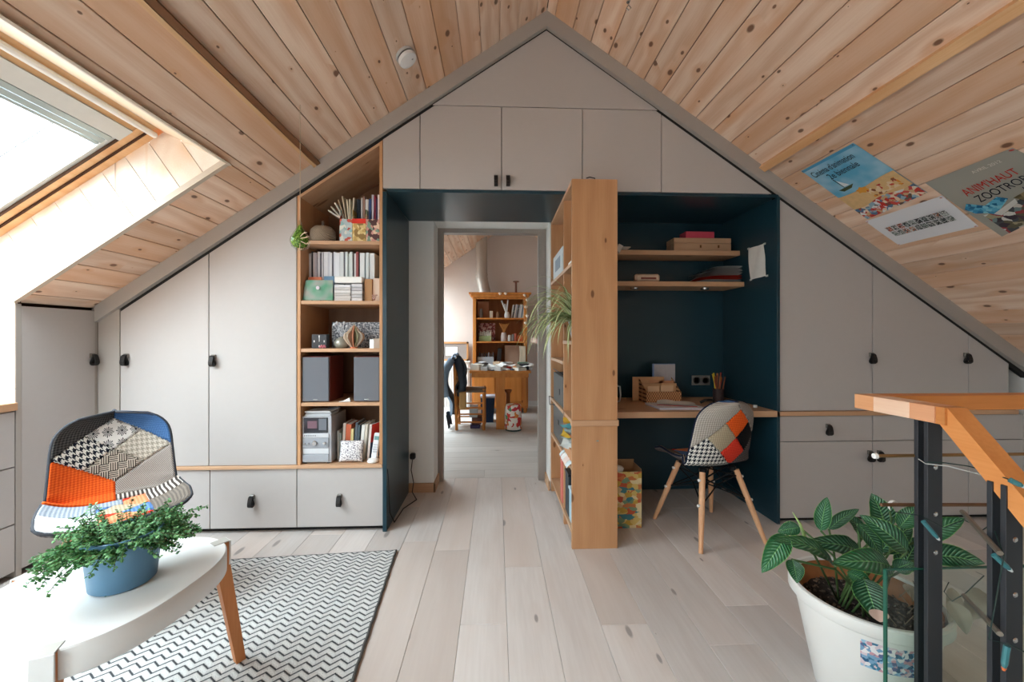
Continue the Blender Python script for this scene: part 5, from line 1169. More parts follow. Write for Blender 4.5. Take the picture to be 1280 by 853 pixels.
# desk: letter rack
DT = .709
x0, x1 = fx(803, 2.80), fx(845, 2.80); t = thing('letter_rack', 'three-tier wooden letter rack with lattice-patterned front on the desk', 'letter rack', ((x0+x1)/2, 2.8, DT)); KR = plain((206,160,118), .6, noise=.1)
LT = NT('lattice print', .6, .3); s = LT.n('ShaderNodeSeparateXYZ', i0=LT.n('ShaderNodeTexCoord').outputs['Object']); k1 = LT.math('ABSOLUTE', LT.math('SINE', LT.math('MULTIPLY', LT.math('ADD', s.outputs[0], LT.math('MULTIPLY', s.outputs[2], .6)), 190.))); k2 = LT.math('ABSOLUTE', LT.math('SINE', LT.math('MULTIPLY', LT.math('SUBTRACT', s.outputs[0], LT.math('MULTIPLY', s.outputs[2], .6)), 190.)))
LT.col(LT.mix(LT.math('LESS_THAN', LT.math('MINIMUM', k1, k2), .32), lin((196,144,100)), lin((84,46,26))))
for k, (yy, hh, dx) in enumerate(((2.72, .085, 0), (2.79, .135, -.006), (2.86, .175, -.05))):
    m = MB(); m.box(x0+dx, x1+(0 if k < 2 else -.06), yy, yy+.006, DT+.001, DT+hh, bev=.001); m.build('divider_board', LT.m if k == 0 else KR, t)
for x in (x0, x1): m = MB(); m.prism([(2.715, DT+.001), (2.87, DT+.001), (2.87, DT+.17), (2.715, DT+.08)], x-.004, x, axis='X'); m.build('side_board', LT.m, t)
m = MB(); m.box(x0, x1-.004, 2.726, 2.86, DT+.001, DT+.007); m.build('bottom_board', KR, t)
for k, (a, w_, hh, c) in enumerate(((.02, .08, .12, (222,184,146)), (.11, .09, .125, (214,176,140)), (.06, .10, .155, (206,150,110)), (.13, .11, .15, (196,140,104)))):
    m = MB(); yy = 2.75 if k < 2 else 2.825; m.box(x0+a, x0+a+w_, yy, yy+.002, DT+.009, DT+hh); one(m, 'envelope', plain(c, .7), ['buff envelope at the left in the front slot of the letter rack', 'buff envelope at the right in the front slot of the letter rack', 'tan envelope in the rear slot of the letter rack, left', 'tan envelope in the rear slot of the letter rack, right'][k], 'envelope')
x0_, x1_ = fx(817, 2.9), fx(844, 2.9); t = thing('picture', 'small grey picture frame standing behind the letter rack', 'picture frame', ((x0_+x1_)/2, 2.9, DT)); zt_ = fz(830, 455, 2.9); m = MB(); m.box(x0_-.006, x1_, 2.90, 2.915, DT+.001, zt_, bev=.002); m.build('frame', plain((120,146,190), .5), t); m = MB(); m.box(x0_+.004, x1_-.002, 2.897, 2.900, DT+.01, zt_-.004); m.build('picture', plain((170,166,170), .5, noise=.1, sc=70), t)
# books/notebook on the desk
c_ = at(843, 505, 2.58); t = thing('notebook', 'large flat pale drawing pad lying at the front of the desk', 'notebook', (c_.x, 2.58, DT)); R = Matrix.Translation((c_.x, 2.585, DT+.001)) @ Matrix.Rotation(-.06, 4, 'Z'); m = MB(); m.prism([(-.125, -.09), (.175, -.09), (.14, .115), (-.155, .115)], 0, .010, 'Z', R); m.build('pages', plain((206,206,216), .6), t); m = MB(); m.prism([(-.127, -.092), (.177, -.092), (.142, .117), (-.157, .117)], .010, .012, 'Z', R); m.build('cover', plain((226,226,230), .5), t)
t = thing('open_book', 'open white booklet with a red edge lying on the drawing pad', 'book', (c_.x+.03, 2.62, DT+.014)); R = Matrix.Translation((c_.x+.035, 2.63, DT+.0145)) @ Matrix.Rotation(-.35, 4, 'Z')
m = MB(); m.grid(lambda u, v: R @ Vector(((u-.5)*.24, (v-.5)*.15, .002+.020*abs(math.sin(PI*u*1.0))**.8*(1 if u < .5 else .9)*(.4+.6*abs(2*u-1)) + .018*max(0, .5-u)*(1)*(v))), 20, 4); m.grid(lambda u, v: R @ Vector(((u-.5)*.24, (v-.5)*.15, .0)), 20, 4); m.build('pages', PAPER, t, smooth=True); m = MB(); m.box(-.125, .12, -.078, -.072, 0, .003, R); m.build('red_edge', plain((206,70,60), .5), t)
# pencil pot
q = at(898, 497, 2.80); t = thing('pencil_pot', 'dark pot crammed with pencils and brushes at the right of the desk', 'pencil pot', (q.x, 2.80, DT)); m = MB(); m.lathe([(0, 0), (.036, .0), (.038, .095), (.035, .095), (.033, .004), (0, .004)], (q.x, 2.80, DT+.001), 20, cap=False); m.build('pot', plain((60,44,44), .5, noise=.3, sc=40), t, smooth='auto')
r5 = random.Random(3)
for k in range(17):
    a = r5.uniform(0, 2*PI); rr_ = r5.uniform(.0, .026); tp = Vector((q.x+math.cos(a)*rr_+r5.uniform(-.045, .03), 2.80+math.sin(a)*rr_, DT+r5.uniform(.14, .21))); c = [(150,80,50), (214,196,60), (180,60,60), (196,150,140), (120,70,50), (206,130,80), (60,50,50)][k % 7]
    m = MB(); m.tube([(q.x+math.cos(a)*rr_*.6, 2.80+math.sin(a)*rr_*.6, DT+.01), tp], .0035 if k % 4 else .006, 6); tag(m.build('pencil', plain(c, .5), None, loc=(q.x, 2.80, DT+.01)), {0: 'brown', 1: 'yellow', 2: 'red', 3: 'pinkish', 4: 'dark brown', 5: 'orange', 6: 'black'}[k % 7]+' pencil or brush standing in the dark pot on the desk', 'pencil', 'pencils in the desk pot')
q = at(884, 492, 2.70); m = MB(); m.tube([(q.x-.05, 2.70, DT+.012), (q.x-.02, 2.69, DT+.03), (q.x+.03, 2.70, DT+.03), (q.x+.06, 2.72, DT+.012)], .009, 8); one(m, 'headphones', BLACK, 'black headphones lying on the desk behind the chair back', 'headphones')
m = MB(); m.box(q.x+.07, q.x+.14, 2.66, 2.72, DT+.001, DT+.012, bev=.003); one(m, 'eraser_block', WHITE, 'small white block on the desk beside the pencil pot', 'block')
q = at(944, 508, 2.56); m = MB(); m.lathe([(0, 0), (.012, 0), (.012, .016), (0, .018)], (q.x, 2.56, DT+.001), 12, cap=False); one(m, 'lamp_knob', WHITE, 'tiny white cap on the desk just right of the chair back', 'cap')
# white kettle handle half hidden by the shelf unit
q = at(772, 500, 2.72); t = thing('jug', 'pale grey jug half hidden behind the oak shelf unit on the desk', 'jug', (q.x-.07, 2.74, DT)); m = MB(); m.lathe([(0, 0), (.050, .001), (.052, .13), (.046, .14), (.042, .13), (.046, .006), (0, .006)], (q.x-.052, 2.74, DT+.001), 24, cap=False); m.build('body', plain((176,184,190), .4), t, smooth='auto')
m = MB(); m.tube([(q.x-.01, 2.74, DT+.13), (q.x+.022, 2.74, DT+.12), (q.x+.027, 2.74, DT+.06), (q.x+.02, 2.74, DT+.02), (q.x-.006, 2.74, DT+.012)], .006, 8); m.build('handle', plain((196,202,208), .4), t, smooth=True)
# shopping bag under the desk
x0, x1 = .70, fx(802, 2.42); t = thing('shopping_bag', 'open paper bag with a colourful stamp print on the floor under the desk', 'bag', ((x0+x1)/2, 2.5, 0)); zt = fz(790, 590, 2.42)
BP = splotch('bag print', [(196,160,70), (214,186,110), (70,130,140), (190,90,60), (206,178,130), (120,150,120), (196,120,70), (222,206,160)], 16.0, stretch=(1, 1, 1.6))
m = MB(); m.box(x0, x1, 2.42, 2.423, 0.001, zt); m.build('printed_side', BP, t); m = MB(); m.box(x1-.002, x1+.001, 2.423, 2.56, 0.001, zt+.015); m.box(x0, x1, 2.56, 2.563, .001, zt+.035); m.box(x0, x0+.002, 2.423, 2.56, .001, zt+.03); m.box(x0, x1, 2.423, 2.56, .001, .003); m.build('paper_sides', plain((176,140,104), .7), t)
m = MB(); m.tube([(x1-.02, 2.565, zt+.03), (x1+.012, 2.57, zt-.03), (x1+.020, 2.56, zt-.12)], .002, 5); m.build('string_handle', PAPER, t)
m = MB(); R = Matrix.Translation((x0+.03, 2.47, zt-.02)) @ Matrix.Rotation(.3, 4, 'Y'); m.box(-.02, .05, -.02, .02, 0, .05, R); one(m, 'paper_roll', PAPER, 'white paper sticking out of the colourful paper bag', 'paper')
# =============== far room ===============
YH = 6.2
hx0, hx1 = at(591, 400, YH).x, at(659, 400, YH).x; hzt = fz(625, 366, YH); zsh = [fz(625, 397.5, YH), fz(625, 427, YH), fz(625, 462, YH)]
hu = thing('dresser', 'honey pine dresser with open shelves and panelled doors in the far room', 'dresser', ((hx0+hx1)/2, 6.4, 0))
m = MB(); m.box(hx0-.06, hx1+.06, YH-.06, 6.62, hzt-.03, hzt, bev=.006); m.box(hx0-.03, hx1+.03, YH-.03, 6.62, hzt-.07, hzt-.03, bev=.004); m.build('cornice', antq, hu)
for x in (hx0, hx1-.05): m = MB(); m.box(x, x+.05, YH, 6.6, .74, hzt-.07, bev=.004); m.build('side_panel', antq, hu)
m = MB(); m.box(hx0, hx1, 6.58, 6.61, .1, hzt-.07); m.build('back_panel', wood('back of dresser', (150,84,34), (90,50,20), (166,98,44), axis=2, knots=False), hu)
m = MB(); m.box(hx0+.05, hx1-.05, YH+.005, YH+.03, hzt-.10, hzt-.07); m.build('top_rail', antq, hu)
for z in zsh: m = MB(); m.box(hx0+.05, hx1-.05, YH+.01, 6.58, z-.022, z, bev=.002); m.build('shelf', antq, hu)
m = MB(); m.box(hx0-.04, hx1+.04, 6.08, 6.62, .70, .735, bev=.004); m.build('counter', antq, hu)
m = MB(); m.box(hx0-.01, hx1+.01, 6.14, 6.6, .08, .70, bev=.003); m.build('base_body', antq, hu)
xm = (hx0+hx1)/2
for a, b in ((hx0+.02, xm-.01), (xm+.01, hx1-.02)):
    m = MB(); m.box(a, b, 6.115, 6.14, .12, .68, bev=.003); dd = m.build('door', antq, hu)
    m = MB(); m.box(a+.07, b-.07, 6.108, 6.116, .19, .61, bev=.006); m.build('raised_panel', antq, dd)
for x in (hx0+.03, hx1-.03): m = MB(); m.lathe([(.02, 0), (.035, .04), (.03, .08)], (x, 6.2, 0), 14); m.build('foot', antq, hu)
# things on its shelves
def fbox(name, label, cat, px0, px1, pyt, z0, Y, dp, c, group=None, round_=False, lean=0.0):
    x0, x1 = at(px0, 400, Y).x, at(px1, 400, Y).x; zt = fz((px0+px1)/2, pyt, Y); m = MB(); mt = c if not isinstance(c, tuple) else plain(c, .6)
    if round_: m.lathe([(0, 0), ((x1-x0)*.46, .002), ((x1-x0)*.5, (zt-z0)*.5), ((x1-x0)*.40, (zt-z0)*.8), ((x1-x0)*.36, zt-z0), (0, zt-z0)], ((x0+x1)/2, Y+(x1-x0)/2, z0+.001), 14, cap=False)
    else: m.prism([(x0, z0+.001), (x1, z0+.001), (x1+lean, zt), (x0+lean, zt)], Y, Y+dp)
    return one(m, name, mt, label, cat, group, smooth=False)
fbox('picture', 'terracotta picture leaning at the left on the top dresser shelf', 'picture', 597.5, 611, 377, zsh[0], 6.42, .015, (186,120,80))
fbox('bottle', 'small grey bottle in front of the terracotta picture on the dresser', 'bottle', 599, 603.5, 386, zsh[0], 6.28, .05, (150,140,134), round_=True)
fbox('jar', 'tiny brown jar in the middle of the top dresser shelf', 'jar', 620, 625, 390, zsh[0], 6.28, .05, (140,96,60), round_=True)
fbox('card', 'small cream card standing between bottle and jar on the dresser', 'card', 612, 616, 389, zsh[0], 6.30, .01, (214,196,170))
fbox('jar', 'white jar with paper rolls on the top dresser shelf', 'jar', 630.5, 637, 390, zsh[0], 6.26, .05, (222,218,212), round_=True)
for k, (px, py) in enumerate(((627, 376), (631, 380), (635, 375))):
    A = at(633, 392, 6.32); B = at(px, py, 6.32); m = MB(); m.tube([A, B], .012, 8); one(m, 'paper_roll', plain([(226,222,216), (190,182,176), (230,226,222)][k], .7), ['left', 'middle', 'right'][k]+' paper roll standing in the white jar on the dresser', 'paper')
for k in range(9):
    px = 638.6+k*1.75; c = [(206,200,196), (60,56,56), (214,206,200), (150,150,156), (80,70,66), (196,200,206), (226,226,224), (130,150,170), (214,214,210)][k]
    fbox('book', ORD[k]+' from the left of the leaning books at the right of the top dresser shelf', 'book', px, px+1.5, 381+.5*math.sin(k*2), zsh[0], 6.30, .18, c, 'books on the dresser', lean=.035)
t_ = fbox('gift_box', 'dark pink patterned box on the middle dresser shelf', 'box', 598.5, 619, 404, zsh[1], 6.42, .1, splotch('far box', [(150,80,80), (196,150,140), (120,60,60), (206,180,170)], 22.0))
for k in range(6): fbox('mug', ['leftmost', 'second', 'third', 'fourth', 'fifth', 'rightmost'][k]+' pale little cup in the basket on the middle dresser shelf', 'cup', 599.5+2.4*k, 601.6+2.4*k, 414+(k % 2), zsh[1]+.04, 6.30, .04, (226,222,214), 'cups on the dresser', round_=True)
fbox('basket', 'low green and cream basket holding cups on the middle dresser shelf', 'basket', 599, 614, 420, zsh[1], 6.27, .1, (150,160,110))
v = fbox('vase', 'speckled vase holding dried orange twigs on the middle dresser shelf', 'vase', 626, 633.5, 416, zsh[1], 6.28, .05, (190,176,170), round_=True)
t = thing('dried_twigs', 'bunch of dried orange twigs in the speckled vase on the dresser', 'twigs', tuple(at(630, 416, 6.31)))
for k in range(12):
    A = at(630, 417, 6.31); B = at(624+1.1*k, 404+2*abs(math.sin(k*1.7)), 6.31+.01*(k % 3)); m = MB(); m.tube([A, A.lerp(B, .5)+Vector((0, 0, .01)), B], [.003, .003, .008], 5); m.build('twig', plain((206,140,70), .7), t)
fbox('box', 'small orange box at the right of the middle dresser shelf', 'box', 646.5, 653, 419.5, zsh[1], 6.30, .06, (196,96,50))
for k, (px, c) in enumerate(((637, (206,206,200)), (641.5, (120,110,104)), (644, (170,90,70)))): fbox('ornament', ['white', 'dark', 'red'][k]+' small round ornament beside the vase on the middle dresser shelf', 'ornament', px-2.4, px+2.4, 419-k, zsh[1], 6.28, .05, c, round_=True)
for k in range(7): fbox('cup', 'small dark mug in the row on the lowest dresser shelf, '+ORD[k]+' from the left', 'cup', 598.5+2.8*k, 600.8+2.8*k, 441+(k % 2), zsh[2]+.06, 6.30, .04, [(70,70,74), (150,150,150), (90,70,60)][k % 3], 'dark mugs on the dresser', round_=True)
fbox('tray', 'pale blue tray under the dark mugs on the lowest dresser shelf', 'tray', 597, 617, 446.5, zsh[2]-.01, 6.26, .2, (170,184,196))
fbox('box', 'large grey and beige box at the right of the lowest dresser shelf', 'box', 631, 649, 432, zsh[2], 6.36, .15, (170,150,136))
fbox('file', 'black file standing on the lowest dresser shelf', 'file', 620, 625, 436, zsh[2], 6.30, .15, (40,40,44), lean=.03)
fbox('post_box', 'tall cream carton at the right end of the lowest dresser shelf', 'box', 650, 657, 433, zsh[2]-.02, 6.12, .1, (222,212,190))
q = at(645, 365, 6.35); t = thing('candlestick', 'turned dark wooden candlestick standing on top of the far dresser', 'candlestick', (q.x, 6.35, hzt)); m = MB(); m.lathe([(0, 0), (.045, 0), (.045, .012), (.018, .02), (.016, .15), (.02, .18), (.048, .185), (.048, .197), (0, .197)], (q.x, 6.35, hzt+.001), 18, cap=False); m.build('stem', plain((120,66,44), .5), t, smooth='auto')
# stove pipe
q = at(603, 340, 6.5); t = thing('stove_pipe', 'grey metal flue pipe with a bend rising behind the far dresser', 'pipe', (q.x, 6.66, 1.8)); PM = plain((196,186,176), .4, .35)
cz = lambda px, py: at(px, py, 6.68)
P0, P1, P2, P3 = cz(607, 372), cz(605, 362), cz(602, 348), cz(602, 303)
m = MB(); m.tube([P0+Vector((.02, 0, -.25)), P0], .10, 20); m.build('lower_pipe', PM, t, smooth='auto')
m = MB(); m.tube([P0, P1, P2, P2+Vector((0, 0, .04))], [.10, .10, .098, .098], 20); m.build('elbow', PM, t, smooth='auto')
m = MB(); m.tube([P2+Vector((0, 0, .04)), P3+Vector((0, 0, .25))], .095, 20); m.build('upper_pipe', PM, t, smooth='auto')
for p in (P1, P2, P2+Vector((0, 0, .06))): m = MB(); m.tube([p-Vector((0, 0, .006)), p+Vector((0, 0, .006))], .106, 20); m.build('pipe_collar', PM, t)
# radiator and board at the left
rx0, rx1 = at(540, 480, 6.75).x, at(587, 480, 6.75).x; rz0, rz1 = fz(570, 518, 6.75), fz(570, 453, 6.75); t = thing('radiator', 'white ribbed radiator on the far wall behind the jacket', 'radiator', ((rx0+rx1)/2, 6.78, rz0))
m = MB(); m.box(rx0, rx1, 6.77, 6.83, rz0, rz1, bev=.006); m.build('body', WHITE, t)
x = rx0+.02
while x < rx1-.02: m = MB(); m.box(x, x+.022, 6.755, 6.772, rz0+.03, rz1-.03, bev=.003); m.build('fin', WHITE, t); x += .04
m = MB(); m.box(rx0-.01, rx1+.01, 6.73, 6.84, rz1, rz1+.02, bev=.003); m.build('top_grille', WHITE, t)
fx0, fx1, fzb, fzt = at(540, 440, 6.76).x, at(585.5, 440, 6.76).x, rz1+.021, fz(565, 427.5, 6.76); t = thing('cork_board', 'grey board in a pale wooden frame standing on the radiator', 'board', ((fx0+fx1)/2, 6.78, fzb))
m = MB(); m.box(fx0, fx1, 6.77, 6.79, fzb, fzt); m.build('panel', plain((150,142,138), .7, noise=.1, sc=10), t)
for (a, b, c, d) in ((fx0, fx1, fzt-.03, fzt), (fx0, fx1, fzb, fzb+.03), (fx1-.03, fx1, fzb, fzt), (fx0, fx0+.03, fzb, fzt)): m = MB(); m.box(a, b, 6.755, 6.775, c, d); m.build('frame_rail', plain((190,140,92), .5), t)
for k, (a, b, c, d) in enumerate(((557, 572, 434, 445), (546, 555, 433, 446))): m = MB(); p, q = at(a, d, 6.765), at(b, c, 6.765); m.box(p.x, q.x, 6.762, 6.766, p.z, q.z); m.build('pinned_sheet', PAPER, t)
# table in the far room
YT = 5.05; tx0, tx1 = at(586.5, 465, YT).x, at(664, 465, YT).x; TZ_ = fz(625, 464, YT); t = thing('work_table', 'honey pine table seen end-on in front of the far dresser', 'table', ((tx0+tx1)/2, 5.5, 0))
m = MB(); m.box(tx0, tx1, YT, 5.95, TZ_-.03, TZ_, bev=.004); m.build('tabletop', antq, t)
lx = at(625.5, 500, YT+.03).x
for y in (YT+.03, 5.8): m = MB(); m.box(lx-.055, lx+.055, y, y+.06, .0, TZ_-.03, bev=.004); m.build('leg', antq, t)
m = MB(); m.box(tx0+.03, tx1-.03, YT+.02, YT+.045, TZ_-.085, TZ_-.03, bev=.002); m.build('apron', antq, t)
r7 = random.Random(8)
PXS = sorted(r7.uniform(589, 656) for _ in range(28))
for k, px in enumerate(PXS):
    y = r7.uniform(YT+.05, 5.7); x = at(px, 460, y).x; hgt = r7.choice([.012, .02, .035, .05, .08]); c = [(226,224,220), (206,206,206), (180,60,50), (70,80,100), (222,214,200), (120,150,130), (60,60,64), (230,228,226), (196,170,140), (214,220,226)][k % 10]
    R = Matrix.Translation((x, y, TZ_+.001+.0)) @ Matrix.Rotation(r7.uniform(-.8, .8), 4, 'Z'); m = MB(); w_, d_ = r7.uniform(.03, .09), r7.uniform(.03, .07); m.box(-w_, w_, -d_, d_, .0, hgt, R, bev=.002)
    one(m, 'paper_pile', plain(c, .7), ('low ' if hgt < .03 else 'high ')+['white', 'light grey', 'red', 'blue grey', 'cream', 'green', 'black', 'white', 'tan', 'pale blue'][k % 10]+' pile of the clutter on the far table, '+ORD[k]+' from the left', 'papers', 'clutter on the far table')
PXS = sorted(r7.uniform(590, 660) for _ in range(12))
for k, px in enumerate(PXS):
    y = r7.uniform(YT+.03, 5.5); x = at(px, 460, y).x; R = Matrix.Translation((x, y, TZ_+.055)) @ Matrix.Rotation(r7.uniform(-1, 1), 4, 'Z') @ Matrix.Rotation(r7.uniform(-.3, .3), 4, 'X'); m = MB(); m.grid(lambda u, v: R @ Vector(((u-.5)*.16, (v-.5)*.12, .012*math.sin(u*6+k))), 6, 4); one(m, 'loose_sheet', PAPER, 'loose white sheet on the far table clutter, '+ORD[k]+' from the left', 'paper', 'loose sheets on the far table', smooth=True)
# chair with rush seat, jacket over its back
CY = 5.05; c = at(587, 535, CY); sx0, sx1 = at(569, 530, CY).x, at(606.5, 530, CY).x; SZ = fz(590, 488, CY); t = thing('rush_chair', 'low wooden chair with rush seat beside the far table', 'chair', ((sx0+sx1)/2, 5.25, 0))
for x in (sx0, sx1-.035):
    for y in (CY, CY+.36):
        h_ = SZ+.01 if x > sx0+.1 else SZ+.38; m = MB(); m.tube([(x+.017, y+.017, 0), (x+.017-(0 if x > sx0+.1 else .03), y+.017, h_)], .019, 10); m.build('leg', antq, t)
for z in (.10, .20, .28):
    for (a, b) in (((sx0+.02, CY+.017), (sx1-.02, CY+.017)), ((sx0+.02, CY+.377), (sx1-.02, CY+.377)), ((sx1-.018, CY+.02), (sx1-.018, CY+.37)), ((sx0+.017, CY+.02), (sx0+.017, CY+.37))): m = MB(); m.tube([(a[0], a[1], z), (b[0], b[1], z)], .010, 6); m.build('rung', antq, t)
m = MB(); m.box(sx0-.005, sx1+.005, CY-.005, CY+.395, SZ-.03, SZ, bev=.01); m.build('rush_seat', F('knit', (96,80,70), (150,130,112)), t)
for z in (SZ+.14, SZ+.27, SZ+.36): m = MB(); m.box(sx0-.02, sx0+.0, CY+.02, CY+.37, z-.03, z, bev=.003); m.build('back_slat', antq, t)
# jacket
JM = plain((120,136,154), .85, noise=.25, sc=16); JD = plain((44,50,60), .85, noise=.25, sc=16); jx = sx0-.01
t = thing('jacket', 'grey blue denim jacket with dark lining draped over the rush chair', 'jacket', (jx-.03, CY+.18, .12))
def drape(xo, z1, z0, y0, y1, ph, bul, top):
    def f(u, v):
        y = y0+(y1-y0)*u; z = z1+(z0-z1)*v; x = jx+xo+bul*math.sin(PI*min(1, v*1.3))*.9+.022*math.sin(u*11+ph+v*3)+.012*math.sin(u*23+ph)
        return Vector((x, y+.02*math.sin(v*7+ph), z+.015*math.sin(u*8+ph)))
    return f
zt_ = SZ+.42
m = MB(); m.grid(drape(-.03, zt_, .17, CY-.04, CY+.42, .3, -.12, 0), 30, 24); m.build('back_cloth', JM, t, smooth=True)
m = MB(); m.grid(drape(.03, zt_, .42, CY-.05, CY+.40, 1.4, .10, 0), 30, 16); m.build('front_cloth', JD, t, smooth=True)
m = MB(); m.grid(lambda u, v: Vector((jx-.03+.06*v, CY-.045+.46*u, zt_+.03*math.sin(PI*v)+.012*math.sin(u*9))), 30, 6); m.build('shoulder', JM, t, smooth=True)
for (dy, xa, mt) in ((-.06, -.06, JM), (.02, .05, JD)):
    m = MB(); A = Vector((jx+xa*.4, CY+dy, zt_-.03)); m.tube([A, A+Vector((xa*1.4, -.03, -.14)), A+Vector((xa*1.8, -.03, -.30)), A+Vector((xa*1.2, -.02, -.46))], [.045, .058, .052, .042], 12); m.build('sleeve', mt, t, smooth=True)
m = MB(); m.grid(lambda u, v: Vector((jx-.10+.02*math.sin(u*9)+.03*v, CY-.05+.34*u, .20-.17*v+.01*math.sin(u*12))), 20, 8); m.build('dark_hem', JD, t, smooth=True)
m = MB(); m.box(at(574, 500, 5.0).x, at(583, 500, 5.0).x, 4.98, 5.02, fz(578, 512, 5.0), fz(578, 490, 5.0), bev=.015); one(m, 'leather_bag', plain((176,134,80), .6), 'small tan bag hanging at the seat corner of the rush chair', 'bag')
# blue bin, canister, spool, books under the chair
bxa, bxb = at(600.5, 520, 5.5).x, at(618.5, 520, 5.5).x; m = MB(); zb_ = fz(610, 521, 5.5); zt2 = fz(610, 496, 5.5)
t = thing('waste_bin', 'dark blue bin on the floor under the far table', 'bin', ((bxa+bxb)/2, 5.6, 0)); m.prism([(bxa+.02, 0.001), (bxb-.02, 0.001), (bxb, zt2), (bxa, zt2)], 5.5, 5.7); m.build('body', plain((24,56,96), .5), t); m = MB(); m.box(bxa-.004, bxb+.004, 5.494, 5.706, zt2-.02, zt2+.004); m.build('rim', plain((180,190,204), .5), t)
q = at(642, 538, 4.98); CAN = splotch('canister flowers', [(232,220,206), (206,60,50), (236,226,214), (220,130,60), (90,140,100), (232,220,210), (196,50,60), (240,232,224)], 13.0)
t = thing('flowered_canister', 'cream canister with red flower print on the floor of the far room', 'canister', (q.x, 5.05, 0)); hh = fz(642, 506, 4.98); m = MB(); m.lathe([(0, 0), (.098, .0), (.103, .02), (.103, hh-.04), (.09, hh-.01), (.0, hh)], (q.x, 5.05, .001), 28, cap=False); m.build('printed_body', CAN, t, smooth='auto'); m = MB(); m.lathe([(.0, 0), (.1, 0), (.104, .02), (.0, .02)], (q.x, 5.05, .0), 28, cap=False); m.build('base_ring', plain((40,60,60), .5), t)
q = at(635, 505, 5.25); t = thing('wooden_spool', 'turned wooden spool standing behind the flowered canister', 'spool', (q.x, 5.3, .0)); z_a = fz(635, 488, 5.25); m = MB(); m.lathe([(0, 0), (.05, 0), (.05, .02), (.028, .03), (.028, z_a-.05), (.05, z_a-.02), (.05, z_a), (0, z_a)], (q.x, 5.3, .001), 16, cap=False); m.build('spool_body', plain((140,80,40), .5), t, smooth='auto')
for k, (px0, px1, h_, c) in enumerate(((587, 597, .13, (190,196,200)), (588, 600, .045, (70,60,100)), (590, 602, .09, (110,70,60)))): m = MB(); x0_, x1_ = at(px0, 520, 5.2).x, at(px1, 520, 5.2).x; m.box(x0_, x1_, 5.13+.012*k, 5.36, [.001, .001, .05][k] if k != 0 else .145, [.275, .045, .14][k], bev=.003); one(m, 'box', plain(c, .6), ['pale grey carton on top of the pile beneath the rush chair', 'purple book at the bottom of the pile beneath the rush chair', 'brown box in the middle of the pile beneath the rush chair'][k], 'box')
# garland hanging beside the dresser
pts_ = [(656, 369, 5.9), (659, 375, 5.9), (657.5, 384, 5.9), (659, 395, 5.9), (657, 404, 5.9)]; t = thing('paper_garland', 'pale paper garland hanging down the right edge of the far dresser', 'garland', tuple(at(*pts_[0][:2], 5.9))); m = MB(); m.tube([at(a, b, y) for a, b, y in pts_], .004, 5); m.build('string', plain((214,190,160), .7), t)
for (a, b, y) in pts_+[(625, 367, 6.0), (632, 367, 6.0)]: m = MB(); p = at(a, b, y); m.lathe([(0, -.028), (.022, -.008), (.026, .008), (0, .024)], p, 8, cap=False); m.build('blossom', plain((232,216,196), .7), t)
# =============== ceiling items ===============
q = hit(505, 68, -1); R = Matrix.Translation(q) @ Matrix.Rotation(ALF*-1, 4, 'Y') @ Matrix.Rotation(PI, 4, 'X')
t = thing('smoke_detector', 'round white smoke detector on the left slope of the ceiling', 'smoke detector', tuple(q))
m = MB(); m.lathe([(0, 0), (.050, 0), (.050, .014), (0, .014)], (0,0,0), 32, R, cap=False); m.build('base', plain((196,192,188), .5), t)
m = MB(); m.lathe([(.044, .014), (.044, .022)], (0,0,0), 32, R, cap=False); m.build('vent_slot', DARK, t)
m = MB(); m.lathe([(0, .022), (.049, .022), (.051, .028), (.047, .040), (.03, .044), (0, .044)], (0,0,0), 32, R, cap=False); m.build('cover', plain((228,226,224), .4), t, smooth='auto')
m = MB(); m.lathe([(0, .0435), (.005, .0445), (0, .046)], R @ Vector((.022, .0, 0))-q*0, 10, R.to_3x3().to_4x4(), cap=False); m.build('indicator', plain((150,150,150), .3), t)
q = hit(786, 2, 1); m = MB(); m.tube([q+Vector((0,0,.0)), q+Vector((.0,0,-.02)), q+Vector((.012,0,-.032)), q+Vector((.0,0,-.044)), q+Vector((-.012,0,-.034)), q+Vector((-.006,0,-.024))], .003, 6); m.lathe([(0, -.003), (.012, -.003), (.012, 0), (0, 0)], q, 12, cap=False); one(m, 'ceiling_hook', CHROME, 'small metal hook at the top edge of the right ceiling slope', 'hook')
# hanging glass terrarium
q = at(375, 300, 1.98); ht = hit(374.5, 148, -1); HY = 1.98; HX = q.x; tz = zc(HX)
t = thing('hanging_terrarium', 'teardrop glass terrarium with green moss hanging on a string before the bookcase', 'terrarium', (HX, HY, q.z)); zt3 = fz(375, 274, HY)
m = MB(); m.tube([(HX, HY, tz+.01), (HX+.001, HY, (tz+zt3)/2), (HX, HY, zt3-.01)], .0016, 6); m.build('string', plain((206,186,160), .8), t)
m = MB(); m.lathe([(.005, zt3-q.z-.004), (.009, .075), (.016, .055), (.030, .034), (.043, .008), (.045, -.012), (.036, -.036), (.018, -.049), (0, -.052)], (HX, HY, q.z), 28, cap=False); m.build('glass_drop', GLASSC, t, smooth=True)
MOS = NT('moss', .9, .1); n_ = MOS.n('ShaderNodeTexNoise', Vector=MOS.n('ShaderNodeTexCoord').outputs['Object'], Scale=90.0, Detail=3.0).outputs[0]; MOS.col(MOS.ramp(n_, [(.35, (46,74,24)), (.6, (126,160,60)), (.75, (170,186,110))])); MOS.bump(n_, 1.0, .004)
m = MB(); r8 = random.Random(2)
m.lathe([(0, -.038), (.026, -.034), (.037, -.014), (.036, .004), (.026, .026), (.013, .048), (.006, .068), (0, .070)], (HX, HY, q.z), 16, cap=False)
for v_ in m.bm.verts: v_.co += Vector((r8.uniform(-.003, .003), r8.uniform(-.003, .003), r8.uniform(-.003, .003)))
